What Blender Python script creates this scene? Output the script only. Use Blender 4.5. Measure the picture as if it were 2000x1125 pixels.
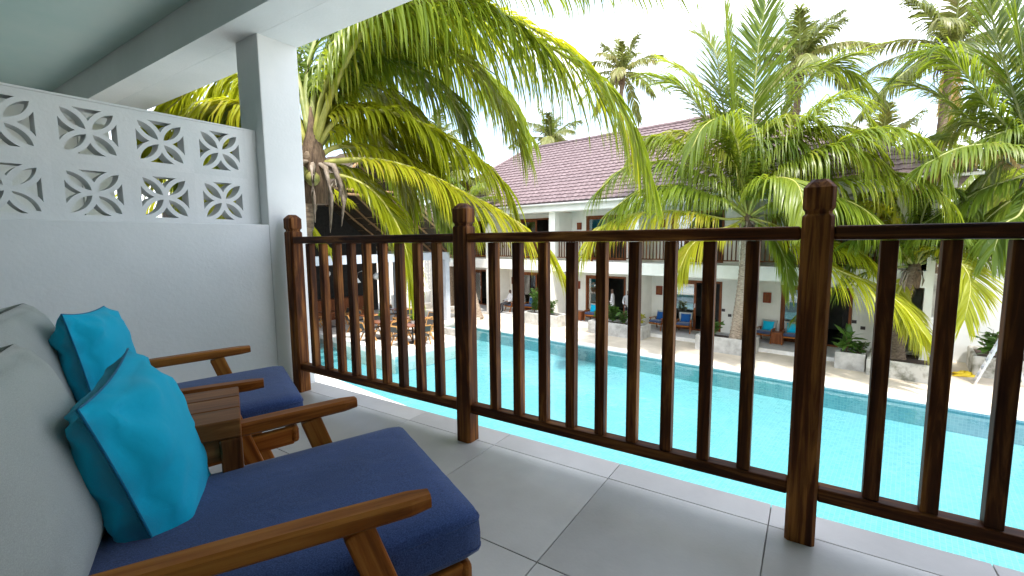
import bpy, bmesh, math, random
import numpy as np
from mathutils import Vector, Matrix, Quaternion
from mathutils.geometry import delaunay_2d_cdt

random.seed(11); rng = np.random.default_rng(7)
R = math.radians
scene = bpy.context.scene
for o in list(bpy.data.objects): bpy.data.objects.remove(o)

# ------------------------------------------------------------------ camera
cam_d = bpy.data.cameras.new('camera'); cam = bpy.data.objects.new('camera', cam_d)
scene.collection.objects.link(cam); scene.camera = cam
cam_d.sensor_width = 36.0; cam_d.lens = 16.0; cam_d.clip_start = 0.03; cam_d.clip_end = 2000
yaw, pitch, roll = R(33.334), R(6.024), R(0.555)
f_ = Vector((math.cos(yaw)*math.cos(pitch), math.sin(yaw)*math.cos(pitch), -math.sin(pitch)))
r_ = Vector((math.sin(yaw), -math.cos(yaw), 0)); d_ = f_.cross(r_)
rr = r_*math.cos(roll) + d_*math.sin(roll); dd = -r_*math.sin(roll) + d_*math.cos(roll)
cam.matrix_world = Matrix(((rr.x, -dd.x, -f_.x, 0), (rr.y, -dd.y, -f_.y, 0), (rr.z, -dd.z, -f_.z, 1.0), (0, 0, 0, 1)))

# ------------------------------------------------------------------ sky, sun, exposure
SUN_EL, SUN_AZ = R(65), R(229)        # direction the light comes from, azimuth from +X
world = bpy.data.worlds.new('World'); scene.world = world; world.use_nodes = True
nt = world.node_tree; nt.nodes.clear()
def wn(t): return nt.nodes.new(t)
sky = wn('ShaderNodeTexSky'); sky.sky_type = 'NISHITA'; sky.sun_disc = False
sky.sun_elevation = SUN_EL; sky.sun_rotation = R(90) - SUN_AZ
sky.air_density = 1.0; sky.dust_density = 1.6; sky.ozone_density = 1.0
tc = wn('ShaderNodeTexCoord'); mp = wn('ShaderNodeMapping'); mp.inputs['Scale'].default_value = (1.0, 1.0, 2.6)
nz = wn('ShaderNodeTexNoise'); nz.inputs['Scale'].default_value = 2.3; nz.inputs['Detail'].default_value = 7; nz.inputs['Roughness'].default_value = .55
cr = wn('ShaderNodeValToRGB'); cr.color_ramp.elements[0].position = .41; cr.color_ramp.elements[1].position = .60
cr.color_ramp.elements[0].color = (.06, .06, .06, 1); cr.color_ramp.elements[1].color = (.95, .95, .95, 1)
mx = wn('ShaderNodeMix'); mx.data_type = 'RGBA'; mx.inputs['B'].default_value = (7.8, 8.1, 8.6, 1)
bg = wn('ShaderNodeBackground'); bg.inputs['Strength'].default_value = .15; wo = wn('ShaderNodeOutputWorld')
nt.links.new(tc.outputs['Generated'], mp.inputs['Vector']); nt.links.new(mp.outputs['Vector'], nz.inputs['Vector'])
nt.links.new(nz.outputs['Fac'], cr.inputs['Fac']); nt.links.new(cr.outputs['Color'], mx.inputs['Factor'])
nt.links.new(sky.outputs['Color'], mx.inputs['A']); nt.links.new(mx.outputs['Result'], bg.inputs['Color'])
nt.links.new(bg.outputs['Background'], wo.inputs['Surface'])
sun_d = bpy.data.lights.new('sun', 'SUN'); sun_d.energy = 2.1; sun_d.angle = R(3); sun_d.color = (1, .95, .87)
sun = bpy.data.objects.new('sun', sun_d); scene.collection.objects.link(sun)
sdir = Vector((math.cos(SUN_AZ)*math.cos(SUN_EL), math.sin(SUN_AZ)*math.cos(SUN_EL), math.sin(SUN_EL)))
sun.rotation_euler = sdir.to_track_quat('Z', 'Y').to_euler(); sun.location = sdir*60
scene.view_settings.view_transform = 'Standard'; scene.view_settings.look = 'None'
scene.view_settings.exposure = 1.7; scene.view_settings.gamma = 1.0; scene.view_settings.use_curve_mapping = False
scene.cycles.use_denoising = True
scene.cycles.max_bounces = 10; scene.cycles.diffuse_bounces = 5; scene.cycles.transparent_max_bounces = 24
scene.cycles.caustics_reflective = False; scene.cycles.caustics_refractive = False
scene.cycles.sample_clamp_indirect = 6

# ------------------------------------------------------------------ materials
def new_mat(name):
    m = bpy.data.materials.new(name); m.use_nodes = True; m.node_tree.nodes.clear()
    return m, m.node_tree
def N(t, kind, **kw):
    n = t.nodes.new(kind)
    for k, v in kw.items(): n.inputs[k].default_value = v
    return n
def rgb(c): return (c[0], c[1], c[2], 1)
def ramp(t, stops):
    r = t.nodes.new('ShaderNodeValToRGB'); e = r.color_ramp.elements
    e[0].position, e[0].color = stops[0][0], rgb(stops[0][1])
    e[1].position, e[1].color = stops[-1][0], rgb(stops[-1][1])
    for p, c in stops[1:-1]:
        q = e.new(p); q.color = rgb(c)
    return r
def surface(name, c1, c2, scale=6, rough=.6, bump=.0, bscale=40, coord='Object', stretch=(1, 1, 1), spec=.4, detail=6, vary=0.0, lo=.35, hi=.65, metal=0):
    m, t = new_mat(name); L = t.links.new
    tcn = t.nodes.new('ShaderNodeTexCoord'); mpn = t.nodes.new('ShaderNodeMapping'); mpn.inputs['Scale'].default_value = stretch
    oi = t.nodes.new('ShaderNodeObjectInfo')
    add = t.nodes.new('ShaderNodeVectorMath'); add.operation = 'ADD'
    mul = t.nodes.new('ShaderNodeMath'); mul.operation = 'MULTIPLY'; mul.inputs[1].default_value = 37.0
    L(oi.outputs['Random'], mul.inputs[0]); L(tcn.outputs[coord], add.inputs[0])
    if coord == 'Object': L(mul.outputs[0], add.inputs[1])
    L(add.outputs[0], mpn.inputs['Vector'])
    no = N(t, 'ShaderNodeTexNoise', Scale=scale, Detail=detail, Roughness=.6); L(mpn.outputs[0], no.inputs['Vector'])
    rp = ramp(t, [(lo, c1), (hi, c2)]); L(no.outputs['Fac'], rp.inputs['Fac'])
    b = N(t, 'ShaderNodeBsdfPrincipled', Roughness=rough, Metallic=metal); b.inputs['Specular IOR Level'].default_value = spec
    if vary:
        hs = t.nodes.new('ShaderNodeHueSaturation'); mr = t.nodes.new('ShaderNodeMapRange')
        mr.inputs['To Min'].default_value = 1 - vary; mr.inputs['To Max'].default_value = 1 + vary
        L(oi.outputs['Random'], mr.inputs['Value']); L(mr.outputs[0], hs.inputs['Value']); L(rp.outputs[0], hs.inputs['Color']); L(hs.outputs[0], b.inputs['Base Color'])
    else: L(rp.outputs[0], b.inputs['Base Color'])
    if bump:
        n2 = N(t, 'ShaderNodeTexNoise', Scale=bscale, Detail=4); L(mpn.outputs[0], n2.inputs['Vector'])
        bp = N(t, 'ShaderNodeBump', Strength=bump, Distance=.01); L(n2.outputs['Fac'], bp.inputs['Height']); L(bp.outputs[0], b.inputs['Normal'])
    o = t.nodes.new('ShaderNodeOutputMaterial'); L(b.outputs[0], o.inputs['Surface']); return m
def wood(name, dark, mid, light, rough=.42, scale=1.0, vary=.18):
    """grain runs along the local Z of every piece"""
    m, t = new_mat(name); L = t.links.new
    tcn = t.nodes.new('ShaderNodeTexCoord'); oi = t.nodes.new('ShaderNodeObjectInfo')
    mul = t.nodes.new('ShaderNodeMath'); mul.operation = 'MULTIPLY'; mul.inputs[1].default_value = 53.0
    add = t.nodes.new('ShaderNodeVectorMath'); add.operation = 'ADD'
    L(oi.outputs['Random'], mul.inputs[0]); L(tcn.outputs['Object'], add.inputs[0]); L(mul.outputs[0], add.inputs[1])
    mpn = t.nodes.new('ShaderNodeMapping'); mpn.inputs['Scale'].default_value = (scale, scale, scale*.06); L(add.outputs[0], mpn.inputs['Vector'])
    n1 = N(t, 'ShaderNodeTexNoise', Scale=38, Detail=8, Roughness=.62, Distortion=.6); L(mpn.outputs[0], n1.inputs['Vector'])
    mp2 = t.nodes.new('ShaderNodeMapping'); mp2.inputs['Scale'].default_value = (scale, scale, scale*.25); L(add.outputs[0], mp2.inputs['Vector'])
    n2 = N(t, 'ShaderNodeTexNoise', Scale=7, Detail=3); L(mp2.outputs[0], n2.inputs['Vector'])
    mxn = t.nodes.new('ShaderNodeMath'); mxn.operation = 'MULTIPLY_ADD'; mxn.inputs[1].default_value = .65
    m3 = t.nodes.new('ShaderNodeMath'); m3.operation = 'MULTIPLY'; m3.inputs[1].default_value = .35
    L(n2.outputs['Fac'], m3.inputs[0]); L(n1.outputs['Fac'], mxn.inputs[0]); L(m3.outputs[0], mxn.inputs[2])
    rp = ramp(t, [(.36, dark), (.5, mid), (.64, light)]); L(mxn.outputs[0], rp.inputs['Fac'])
    hs = t.nodes.new('ShaderNodeHueSaturation'); mr = t.nodes.new('ShaderNodeMapRange')
    mr.inputs['To Min'].default_value = 1 - vary; mr.inputs['To Max'].default_value = 1 + vary
    L(oi.outputs['Random'], mr.inputs['Value']); L(mr.outputs[0], hs.inputs['Value']); L(rp.outputs[0], hs.inputs['Color'])
    b = N(t, 'ShaderNodeBsdfPrincipled', Roughness=rough); b.inputs['Specular IOR Level'].default_value = .14
    L(hs.outputs[0], b.inputs['Base Color'])
    bp = N(t, 'ShaderNodeBump', Strength=.18, Distance=.004); L(n1.outputs['Fac'], bp.inputs['Height']); L(bp.outputs[0], b.inputs['Normal'])
    o = t.nodes.new('ShaderNodeOutputMaterial'); L(b.outputs[0], o.inputs['Surface']); return m
def leaf(name, c1, c2, trans, tr_fac=.5, rough=.4, tip=None):
    """thin blades: some light goes through; colour varies along the blade and from frond to frond"""
    m, t = new_mat(name); L = t.links.new
    oi = t.nodes.new('ShaderNodeObjectInfo'); g = t.nodes.new('ShaderNodeNewGeometry')
    no = N(t, 'ShaderNodeTexNoise', Scale=1.7, Detail=3); tcn = t.nodes.new('ShaderNodeTexCoord'); L(tcn.outputs['Object'], no.inputs['Vector'])
    ad = t.nodes.new('ShaderNodeMath'); ad.operation = 'MULTIPLY_ADD'; ad.inputs[1].default_value = .5
    L(oi.outputs['Random'], ad.inputs[0])
    m5 = t.nodes.new('ShaderNodeMath'); m5.operation = 'MULTIPLY'; m5.inputs[1].default_value = .5
    isl = t.nodes.new('ShaderNodeMath'); isl.operation = 'ADD'
    L(g.outputs['Random Per Island'], isl.inputs[0]); L(no.outputs['Fac'], isl.inputs[1]); L(isl.outputs[0], m5.inputs[0])
    m6 = t.nodes.new('ShaderNodeMath'); m6.operation = 'MULTIPLY'; m6.inputs[1].default_value = .62; L(m5.outputs[0], m6.inputs[0]); L(m6.outputs[0], ad.inputs[2])
    stops = [(.1, c1), (.8, c2)] if tip is None else [(.1, c1), (.7, c2), (.97, tip)]
    rp = ramp(t, stops); L(ad.outputs[0], rp.inputs['Fac'])
    p = N(t, 'ShaderNodeBsdfPrincipled', Roughness=rough); p.inputs['Specular IOR Level'].default_value = .45; L(rp.outputs[0], p.inputs['Base Color'])
    hs = t.nodes.new('ShaderNodeMix'); hs.data_type = 'RGBA'; hs.inputs['Factor'].default_value = .5; hs.inputs['B'].default_value = rgb(trans); L(rp.outputs[0], hs.inputs['A'])
    tl = t.nodes.new('ShaderNodeBsdfTranslucent'); L(hs.outputs['Result'], tl.inputs['Color'])
    ms = N(t, 'ShaderNodeMixShader', Fac=tr_fac); L(p.outputs[0], ms.inputs[1]); L(tl.outputs[0], ms.inputs[2])
    o = t.nodes.new('ShaderNodeOutputMaterial'); L(ms.outputs[0], o.inputs['Surface']); return m
def water_mat():
    m, t = new_mat('pool water'); L = t.links.new
    tcn = t.nodes.new('ShaderNodeTexCoord')
    n1 = N(t, 'ShaderNodeTexNoise', Scale=3.2, Detail=3, Distortion=.4); n2 = N(t, 'ShaderNodeTexNoise', Scale=.7, Detail=2)
    L(tcn.outputs['Object'], n1.inputs['Vector']); L(tcn.outputs['Object'], n2.inputs['Vector'])
    mu = t.nodes.new('ShaderNodeMath'); mu.operation = 'MULTIPLY'; L(n1.outputs['Fac'], mu.inputs[0]); L(n2.outputs['Fac'], mu.inputs[1])
    bp = N(t, 'ShaderNodeBump', Strength=.42, Distance=.06); L(mu.outputs[0], bp.inputs['Height'])
    tr = t.nodes.new('ShaderNodeBsdfTransparent'); tr.inputs['Color'].default_value = (.70, .93, .95, 1)
    gl = N(t, 'ShaderNodeBsdfGlossy', Roughness=.02); L(bp.outputs[0], gl.inputs['Normal'])
    fr = N(t, 'ShaderNodeFresnel', IOR=1.33); L(bp.outputs[0], fr.inputs['Normal'])
    ms = t.nodes.new('ShaderNodeMixShader'); L(fr.outputs[0], ms.inputs[0]); L(tr.outputs[0], ms.inputs[1]); L(gl.outputs[0], ms.inputs[2])
    o = t.nodes.new('ShaderNodeOutputMaterial'); L(ms.outputs[0], o.inputs['Surface']); return m
def pool_tile_mat(wall=False):
    m, t = new_mat('pool mosaic'); L = t.links.new
    tco = t.nodes.new('ShaderNodeTexCoord'); tcn = t.nodes.new('ShaderNodeCombineXYZ'); sp = t.nodes.new('ShaderNodeSeparateXYZ'); L(tco.outputs['Object'], sp.inputs[0])
    ad = t.nodes.new('ShaderNodeMath'); ad.operation = 'ADD'; L(sp.outputs[0], ad.inputs[0]); L(sp.outputs[1], ad.inputs[1])
    L(ad.outputs[0] if wall else sp.outputs[0], tcn.inputs[0]); L(sp.outputs[2] if wall else sp.outputs[1], tcn.inputs[1])
    br = N(t, 'ShaderNodeTexBrick', Scale=7.0); br.offset = 0; br.inputs['Color1'].default_value = (.27, .51, .535, 1); br.inputs['Color2'].default_value = (.19, .42, .47, 1)
    br.inputs['Mortar'].default_value = (.36, .57, .58, 1); br.inputs['Mortar Size'].default_value = .03; br.inputs['Brick Width'].default_value = .5; br.inputs['Row Height'].default_value = .5
    L(tcn.outputs[0], br.inputs['Vector'])
    no = N(t, 'ShaderNodeTexNoise', Scale=.35, Detail=3); L(tcn.outputs[0], no.inputs['Vector'])
    mxn = t.nodes.new('ShaderNodeMix'); mxn.data_type = 'RGBA'; mxn.blend_type = 'MULTIPLY'; mxn.inputs['Factor'].default_value = .25
    L(br.outputs['Color'], mxn.inputs['A']); L(no.outputs['Color'], mxn.inputs['B'])
    p = N(t, 'ShaderNodeBsdfPrincipled', Roughness=.5); L(mxn.outputs['Result'], p.inputs['Base Color'])
    o = t.nodes.new('ShaderNodeOutputMaterial'); L(p.outputs[0], o.inputs['Surface']); return m
def glass_mat():
    m, t = new_mat('window glass'); L = t.links.new
    tr = t.nodes.new('ShaderNodeBsdfTransparent'); tr.inputs['Color'].default_value = (.82, .88, .88, 1)
    gl = N(t, 'ShaderNodeBsdfGlossy', Roughness=.03); fr = N(t, 'ShaderNodeFresnel', IOR=1.6)
    ad = t.nodes.new('ShaderNodeMath'); ad.operation = 'ADD'; ad.inputs[1].default_value = .12; L(fr.outputs[0], ad.inputs[0])
    ms = t.nodes.new('ShaderNodeMixShader'); L(ad.outputs[0], ms.inputs[0]); L(tr.outputs[0], ms.inputs[1]); L(gl.outputs[0], ms.inputs[2])
    o = t.nodes.new('ShaderNodeOutputMaterial'); L(ms.outputs[0], o.inputs['Surface']); return m
def fabric(name, c1, c2, weave=700, rough=.9, bump=.25, sheen=.2):
    m, t = new_mat(name); L = t.links.new
    tcn = t.nodes.new('ShaderNodeTexCoord')
    n1 = N(t, 'ShaderNodeTexNoise', Scale=weave, Detail=2); n2 = N(t, 'ShaderNodeTexNoise', Scale=4, Detail=3)
    L(tcn.outputs['Object'], n1.inputs['Vector']); L(tcn.outputs['Object'], n2.inputs['Vector'])
    mu = t.nodes.new('ShaderNodeMath'); mu.operation = 'MULTIPLY_ADD'; mu.inputs[1].default_value = .7
    m2 = t.nodes.new('ShaderNodeMath'); m2.operation = 'MULTIPLY'; m2.inputs[1].default_value = .3; L(n2.outputs['Fac'], m2.inputs[0])
    L(n1.outputs['Fac'], mu.inputs[0]); L(m2.outputs[0], mu.inputs[2])
    rp = ramp(t, [(.35, c1), (.65, c2)]); L(mu.outputs[0], rp.inputs['Fac'])
    p = N(t, 'ShaderNodeBsdfPrincipled', Roughness=rough); p.inputs['Sheen Weight'].default_value = sheen; p.inputs['Specular IOR Level'].default_value = .2
    L(rp.outputs[0], p.inputs['Base Color'])
    wv = N(t, 'ShaderNodeTexNoise', Scale=9, Detail=4, Distortion=1.2); L(tcn.outputs['Object'], wv.inputs['Vector'])
    b1 = N(t, 'ShaderNodeBump', Strength=bump*.7, Distance=.012); L(wv.outputs['Fac'], b1.inputs['Height'])
    b2 = N(t, 'ShaderNodeBump', Strength=bump, Distance=.0015); L(n1.outputs['Fac'], b2.inputs['Height']); L(b1.outputs[0], b2.inputs['Normal']); L(b2.outputs[0], p.inputs['Normal'])
    o = t.nodes.new('ShaderNodeOutputMaterial'); L(p.outputs[0], o.inputs['Surface']); return m

M = {}
M['white'] = surface('white plaster', (.67, .685, .68), (.77, .775, .77), scale=1.1, rough=.75, bump=.12, bscale=60, spec=.25)
M['white_old'] = surface('stained plaster', (.50, .49, .45), (.78, .77, .73), scale=2.2, rough=.85, bump=.3, bscale=30, lo=.38, hi=.56)
M['villa'] = surface('warm white plaster', (.76, .73, .66), (.83, .80, .73), scale=2, rough=.8, bump=.15, bscale=40, spec=.2)
M['curtain'] = fabric('room curtain', (.36, .35, .33), (.44, .43, .41), weave=60)
M['ceil'] = surface('bounce tinted ceiling', (.44, .58, .55), (.50, .61, .575), scale=2, rough=.8)  # teal of light bounced off the pool is mixed into this colour
M['tile'] = surface('grey porcelain tile', (.40, .378, .362), (.55, .523, .50), scale=1.3, rough=.38, bump=.05, bscale=90, spec=.45, vary=.05)
M['grout'] = surface('tile grout', (.24, .235, .22), (.34, .33, .31), scale=12, rough=.9)
M['rail'] = wood('railing teak', (.022, .005, .0015), (.082, .023, .0045), (.30, .115, .024), vary=.3, rough=.55)
M['teak'] = wood('chair teak', (.10, .022, .003), (.27, .080, .012), (.43, .165, .032), vary=.12)
M['teak_red'] = wood('side table teak', (.08, .022, .005), (.20, .065, .016), (.32, .13, .04), vary=.2)
M['door'] = wood('door timber', (.10, .030, .012), (.20, .065, .025), (.28, .10, .04), vary=.1)
M['pole'] = wood('roof pole', (.16, .09, .045), (.30, .18, .09), (.42, .28, .16), vary=.2, rough=.8)
M['blond'] = wood('dining chair wood', (.30, .14, .045), (.46, .23, .075), (.58, .32, .12), vary=.1)
M['tabletop'] = wood('dining table top', (.10, .035, .015), (.20, .07, .028), (.27, .10, .045), vary=.1, rough=.3)
M['black'] = surface('black metal', (.012, .012, .013), (.02, .02, .021), rough=.45)
M['cane'] = surface('black woven seat', (.03, .028, .026), (.08, .075, .07), scale=80, rough=.7, bump=.4, bscale=120)
M['navy'] = fabric('navy seat fabric', (.014, .030, .100), (.052, .090, .250), weave=420, bump=.4)
M['navy_far'] = fabric('dusty navy fabric', (.035, .05, .10), (.06, .08, .15), weave=200)
M['turq'] = fabric('turquoise fabric', (.0, .37, .58), (.001, .45, .67), weave=900, rough=.8, bump=.42, sheen=.1)
M['blue'] = fabric('royal blue fabric', (.005, .06, .20), (.01, .08, .26), weave=500)
M['piping'] = fabric('turquoise piping', (.0, .12, .24), (.001, .14, .28), weave=900, bump=.1)
M['linen'] = fabric('off-white linen', (.34, .35, .335), (.43, .44, .42), weave=520, bump=.3)
M['sand'] = surface('coral sand', (.50, .43, .34), (.68, .60, .49), scale=.9, rough=.95, bump=.5, bscale=14, spec=.1, detail=8)
M['stone'] = surface('pale coping stone', (.66, .63, .57), (.78, .76, .71), scale=5, rough=.8, bump=.2, bscale=40, vary=.06)
M['deck'] = surface('white paving', (.70, .69, .66), (.80, .79, .76), scale=2, rough=.8, bump=.1)
M['terrace'] = surface('terrace screed', (.50, .46, .40), (.64, .60, .54), scale=1.4, rough=.75, bump=.1)
M['patio'] = surface('patio screed', (.42, .41, .39), (.52, .50, .48), scale=2, rough=.6)
M['concrete'] = surface('rough concrete', (.30, .29, .26), (.50, .485, .45), scale=3.2, rough=.9, bump=.5, bscale=22, lo=.33, hi=.6, detail=9)
M['concrete_old'] = surface('mossy concrete', (.16, .155, .12), (.47, .455, .41), scale=3.0, rough=.9, bump=.6, bscale=20, lo=.36, hi=.55, detail=10)
M['soil'] = surface('planter soil', (.03, .02, .014), (.075, .05, .035), scale=20, rough=.95, bump=.8, bscale=40)
M['pool'] = pool_tile_mat(); M['pool_wall'] = pool_tile_mat(True); M['water'] = water_mat(); M['glass'] = glass_mat()
M['rooftile'] = surface('plum roof tile', (.125, .085, .088), (.21, .155, .158), scale=5, rough=.7, bump=.3, bscale=50, vary=.07)
M['lamp'] = wood('wall lamp wood', (.12, .022, .010), (.20, .04, .016), (.26, .06, .025), vary=.15)
M['dark'] = surface('dark interior', (.012, .011, .010), (.025, .022, .02), rough=.85)  # near-black base colour stands in for shade inside rooms and pavilion
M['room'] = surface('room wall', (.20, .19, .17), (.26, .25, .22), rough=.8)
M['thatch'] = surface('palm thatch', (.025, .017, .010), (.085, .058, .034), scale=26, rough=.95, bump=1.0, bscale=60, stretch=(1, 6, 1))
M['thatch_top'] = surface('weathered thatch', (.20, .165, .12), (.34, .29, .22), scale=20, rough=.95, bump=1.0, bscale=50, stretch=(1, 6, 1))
M['trunk'] = surface('palm trunk bark', (.16, .115, .08), (.42, .34, .26), scale=9, rough=.9, bump=.9, bscale=30, stretch=(1, 1, 4))
M['trunk_shaded'] = surface('shaded palm bark', (.09, .06, .04), (.24, .18, .12), scale=9, rough=.9, bump=.9, bscale=30, stretch=(1, 1, 4))  # darker copy of the trunk bark, with shade put into its colour
M['husk'] = surface('dry frond sheath', (.16, .12, .085), (.36, .30, .24), scale=10, rough=.9, bump=.5)
M['fibre'] = surface('trunk fibre', (.05, .032, .020), (.17, .115, .07), scale=30, rough=.95, bump=.9, bscale=60, stretch=(1, 1, .2))
M['nut'] = surface('coconut', (.12, .14, .03), (.26, .24, .07), scale=6, rough=.5)
M['leaf_y'] = leaf('sunny coconut leaf', (.16, .21, .012), (.34, .36, .020), (.78, .78, .02), .54, tip=(.42, .33, .05))  # yellow of sun glowing through the blades is put into the colour
M['leaf_m'] = leaf('fresh coconut leaf', (.07, .125, .012), (.22, .275, .03), (.60, .68, .03), .5, rough=.34, tip=(.34, .29, .05))
M['leaf_g'] = leaf('green coconut leaf', (.045, .10, .012), (.155, .215, .026), (.46, .56, .02), .47, tip=(.22, .20, .05))
M['leaf_far'] = leaf('distant coconut leaf', (.07, .105, .03), (.20, .21, .055), (.34, .40, .06), .4, tip=(.25, .19, .07))
M['leaf_d'] = leaf('dry coconut leaf', (.34, .22, .09), (.55, .40, .17), (.60, .42, .16), .35, rough=.7)
M['leaf_p'] = leaf('garden leaf', (.035, .09, .018), (.09, .18, .03), (.22, .40, .04), .35)
M['rachis'] = surface('frond rib', (.26, .27, .05), (.42, .40, .10), scale=6, rough=.5)
M['rachis_g'] = surface('green frond rib', (.16, .20, .05), (.32, .33, .11), scale=6, rough=.5)
M['alu'] = surface('aluminium', (.55, .56, .58), (.66, .67, .69), scale=20, rough=.35, metal=.85)
M['yellow'] = surface('yellow tarp', (.75, .52, .02), (.85, .62, .03), scale=8, rough=.5)
M['shirt'] = fabric('white shirt cotton', (.55, .54, .55), (.66, .65, .66), weave=200)
M['trousers'] = fabric('dark trousers', (.015, .015, .02), (.03, .03, .035), weave=200)
M['skin'] = surface('brown skin', (.09, .05, .035), (.12, .065, .045), rough=.55)
M['bulb'] = surface('white glass shade', (.75, .75, .73), (.8, .8, .78), rough=.3)
M['beamgrey'] = surface('pale grey beam', (.42, .44, .48), (.50, .52, .56), scale=3, rough=.7)
M['reflection_sheet'] = fabric('turquoise blind', (.01, .24, .32), (.015, .30, .38), weave=120)
M['switch'] = surface('dark switch', (.03, .02, .02), (.05, .035, .03), rough=.4)

# ------------------------------------------------------------------ builders
COL = scene.collection
def mesh(name, verts, faces, mat=None, smooth=False):
    me = bpy.data.meshes.new(name); me.from_pydata([tuple(v) for v in verts], [], [tuple(f) for f in faces]); me.update()
    if mat: me.materials.append(M[mat])
    if smooth: me.polygons.foreach_set('use_smooth', [True]*len(me.polygons))
    return me
def obj(name, me, parent=None, loc=(0, 0, 0), rot=(0, 0, 0), quat=None):
    o = bpy.data.objects.new(name, me); COL.objects.link(o); o.location = loc
    if quat is not None: o.rotation_mode = 'QUATERNION'; o.rotation_quaternion = quat
    else: o.rotation_euler = rot
    if parent: o.parent = parent
    return o
def tag(o, label, cat, group=None):
    o['label'] = label; o['category'] = cat
    if group: o['group'] = group
    return o
def thing(name, label, cat, loc=(0, 0, 0), rotz=0, group=None):
    return tag(obj(name, None, None, loc, (0, 0, rotz)), label, cat, group)
def structure(o): o['kind'] = 'structure'; return o
def copy_tree(o, parent=None):
    c = o.copy(); COL.objects.link(c); c.parent = parent
    for ch in list(o.children): copy_tree(ch, c)
    return c
_boxes = {}
def box_mesh(sx, sy, sz, mat, bevel=0.0, seg=2, smooth=False):
    """centred in x and y, from z=0 to sz"""
    k = (round(sx, 4), round(sy, 4), round(sz, 4), mat, round(bevel, 4), seg)
    if k in _boxes: return _boxes[k]
    bm = bmesh.new(); bmesh.ops.create_cube(bm, size=1)
    for v in bm.verts: v.co = Vector((v.co.x*sx, v.co.y*sy, (v.co.z+.5)*sz))
    if bevel > 0: bmesh.ops.bevel(bm, geom=list(bm.edges), offset=min(bevel, .45*min(sx, sy, sz)), segments=seg, profile=.5, affect='EDGES')
    me = bpy.data.meshes.new('box'); bm.to_mesh(me); bm.free(); me.materials.append(M[mat])
    if smooth: me.polygons.foreach_set('use_smooth', [True]*len(me.polygons))
    _boxes[k] = me; return me
def bx(name, lo, hi, mat, parent=None, bevel=0.0, seg=2):
    """axis-aligned box between two corners"""
    c = [(a+b)/2 for a, b in zip(lo, hi)]
    return obj(name, box_mesh(hi[0]-lo[0], hi[1]-lo[1], hi[2]-lo[2], mat, bevel, seg), parent, (c[0], c[1], lo[2]))
def bar(name, p0, p1, w, h, mat, parent=None, bevel=.004, up=(0, 0, 1), seg=2):
    """straight stick; its local Z runs p0 -> p1, local X (width w) is sideways, local Y (h) is towards up"""
    p0, p1 = Vector(p0), Vector(p1); z = (p1-p0); L = z.length; z.normalize(); u = Vector(up)
    if abs(z.dot(u)) > .99: u = Vector((1, 0, 0))
    x = u.cross(z).normalized(); y = z.cross(x)
    q = Matrix((x, y, z)).transposed().to_quaternion()
    return obj(name, box_mesh(w, h, L, mat, bevel, seg), parent, p0, quat=q)
def tube_verts(pts, radii, n=8, closed_ends=True):
    pts = [Vector(p) for p in pts]; V, F = [], []
    ref = Vector((0, 0, 1)); 
    for i, p in enumerate(pts):
        t = (pts[min(i+1, len(pts)-1)] - pts[max(i-1, 0)]).normalized()
        a = ref if abs(t.dot(ref)) < .95 else Vector((1, 0, 0))
        x = a.cross(t).normalized(); y = t.cross(x)
        for k in range(n):
            an = 2*math.pi*k/n; V.append(p + (x*math.cos(an) + y*math.sin(an))*radii[i])
    for i in range(len(pts)-1):
        for k in range(n): F.append((i*n+k, i*n+(k+1) % n, (i+1)*n+(k+1) % n, (i+1)*n+k))
    if closed_ends: F.append(tuple(range(n-1, -1, -1))); F.append(tuple((len(pts)-1)*n+k for k in range(n)))
    return V, F
def tube(name, pts, radii, mat, parent=None, n=8, smooth=True):
    if not isinstance(radii, (list, tuple)): radii = [radii]*len(pts)
    V, F = tube_verts(pts, radii, n); return obj(name, mesh(name, V, F, mat, smooth), parent)
def rect_grid(cells, z):
    V, F = [], []
    for (x0, x1, y0, y1) in cells:
        b = len(V); V += [(x0, y0, z), (x1, y0, z), (x1, y1, z), (x0, y1, z)]; F.append((b, b+1, b+2, b+3))
    return V, F
SITE_ROT = -R(7.8)       # the pool, the villa opposite and the restaurant share one grid, turned 7.8 degrees from ours
def site(name, label, cat, group=None): return thing(name, label, cat, (0, 0, 0), SITE_ROT, group)
def site_pt(n, s, z): return Vector((n*math.cos(SITE_ROT) - s*math.sin(SITE_ROT), n*math.sin(SITE_ROT) + s*math.cos(SITE_ROT), z))

# ------------------------------------------------------------------ setting: ground and pool
GZ = -3.2; WZ = -3.30; PZ = -3.84
ns = [-60, 1.0, 6.65, 9.4, 12.9, 15.3, 80, 600]; ss = [-500, -14.0, 13.9, 17.0, 24.0, 500]
def in_pool(n, s):
    if 6.65 < n < 15.3 and -14 < s < 13.9: return True
    if 6.65 < n < 9.4 and 13.9 < s < 24: return True
    if 12.9 < n < 15.3 and 13.9 < s < 17: return True
    return False
def on_terrace(n, s): return (9.4 < n < 12.9 and s > 13.9 and s < 24)
cells, deck, floorc = [], [], []
for i in range(len(ns)-1):
    for j in range(len(ss)-1):
        n, s = (ns[i]+ns[i+1])/2, (ss[j]+ss[j+1])/2; c = (ns[i], ns[i+1], ss[j], ss[j+1])
        if in_pool(n, s): floorc.append(c)
        elif 1 < n < 6.65 and -14 < s < 24: deck.append(c)
        else: cells.append(c)
V, F = rect_grid(cells, GZ); structure(obj('ground', mesh('ground', V, F, 'sand'), None, rot=(0, 0, SITE_ROT)))
V, F = rect_grid(deck, GZ); structure(obj('pool_deck', mesh('pool_deck', V, F, 'deck'), None, rot=(0, 0, SITE_ROT)))
V, F = rect_grid(floorc, PZ)
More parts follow.
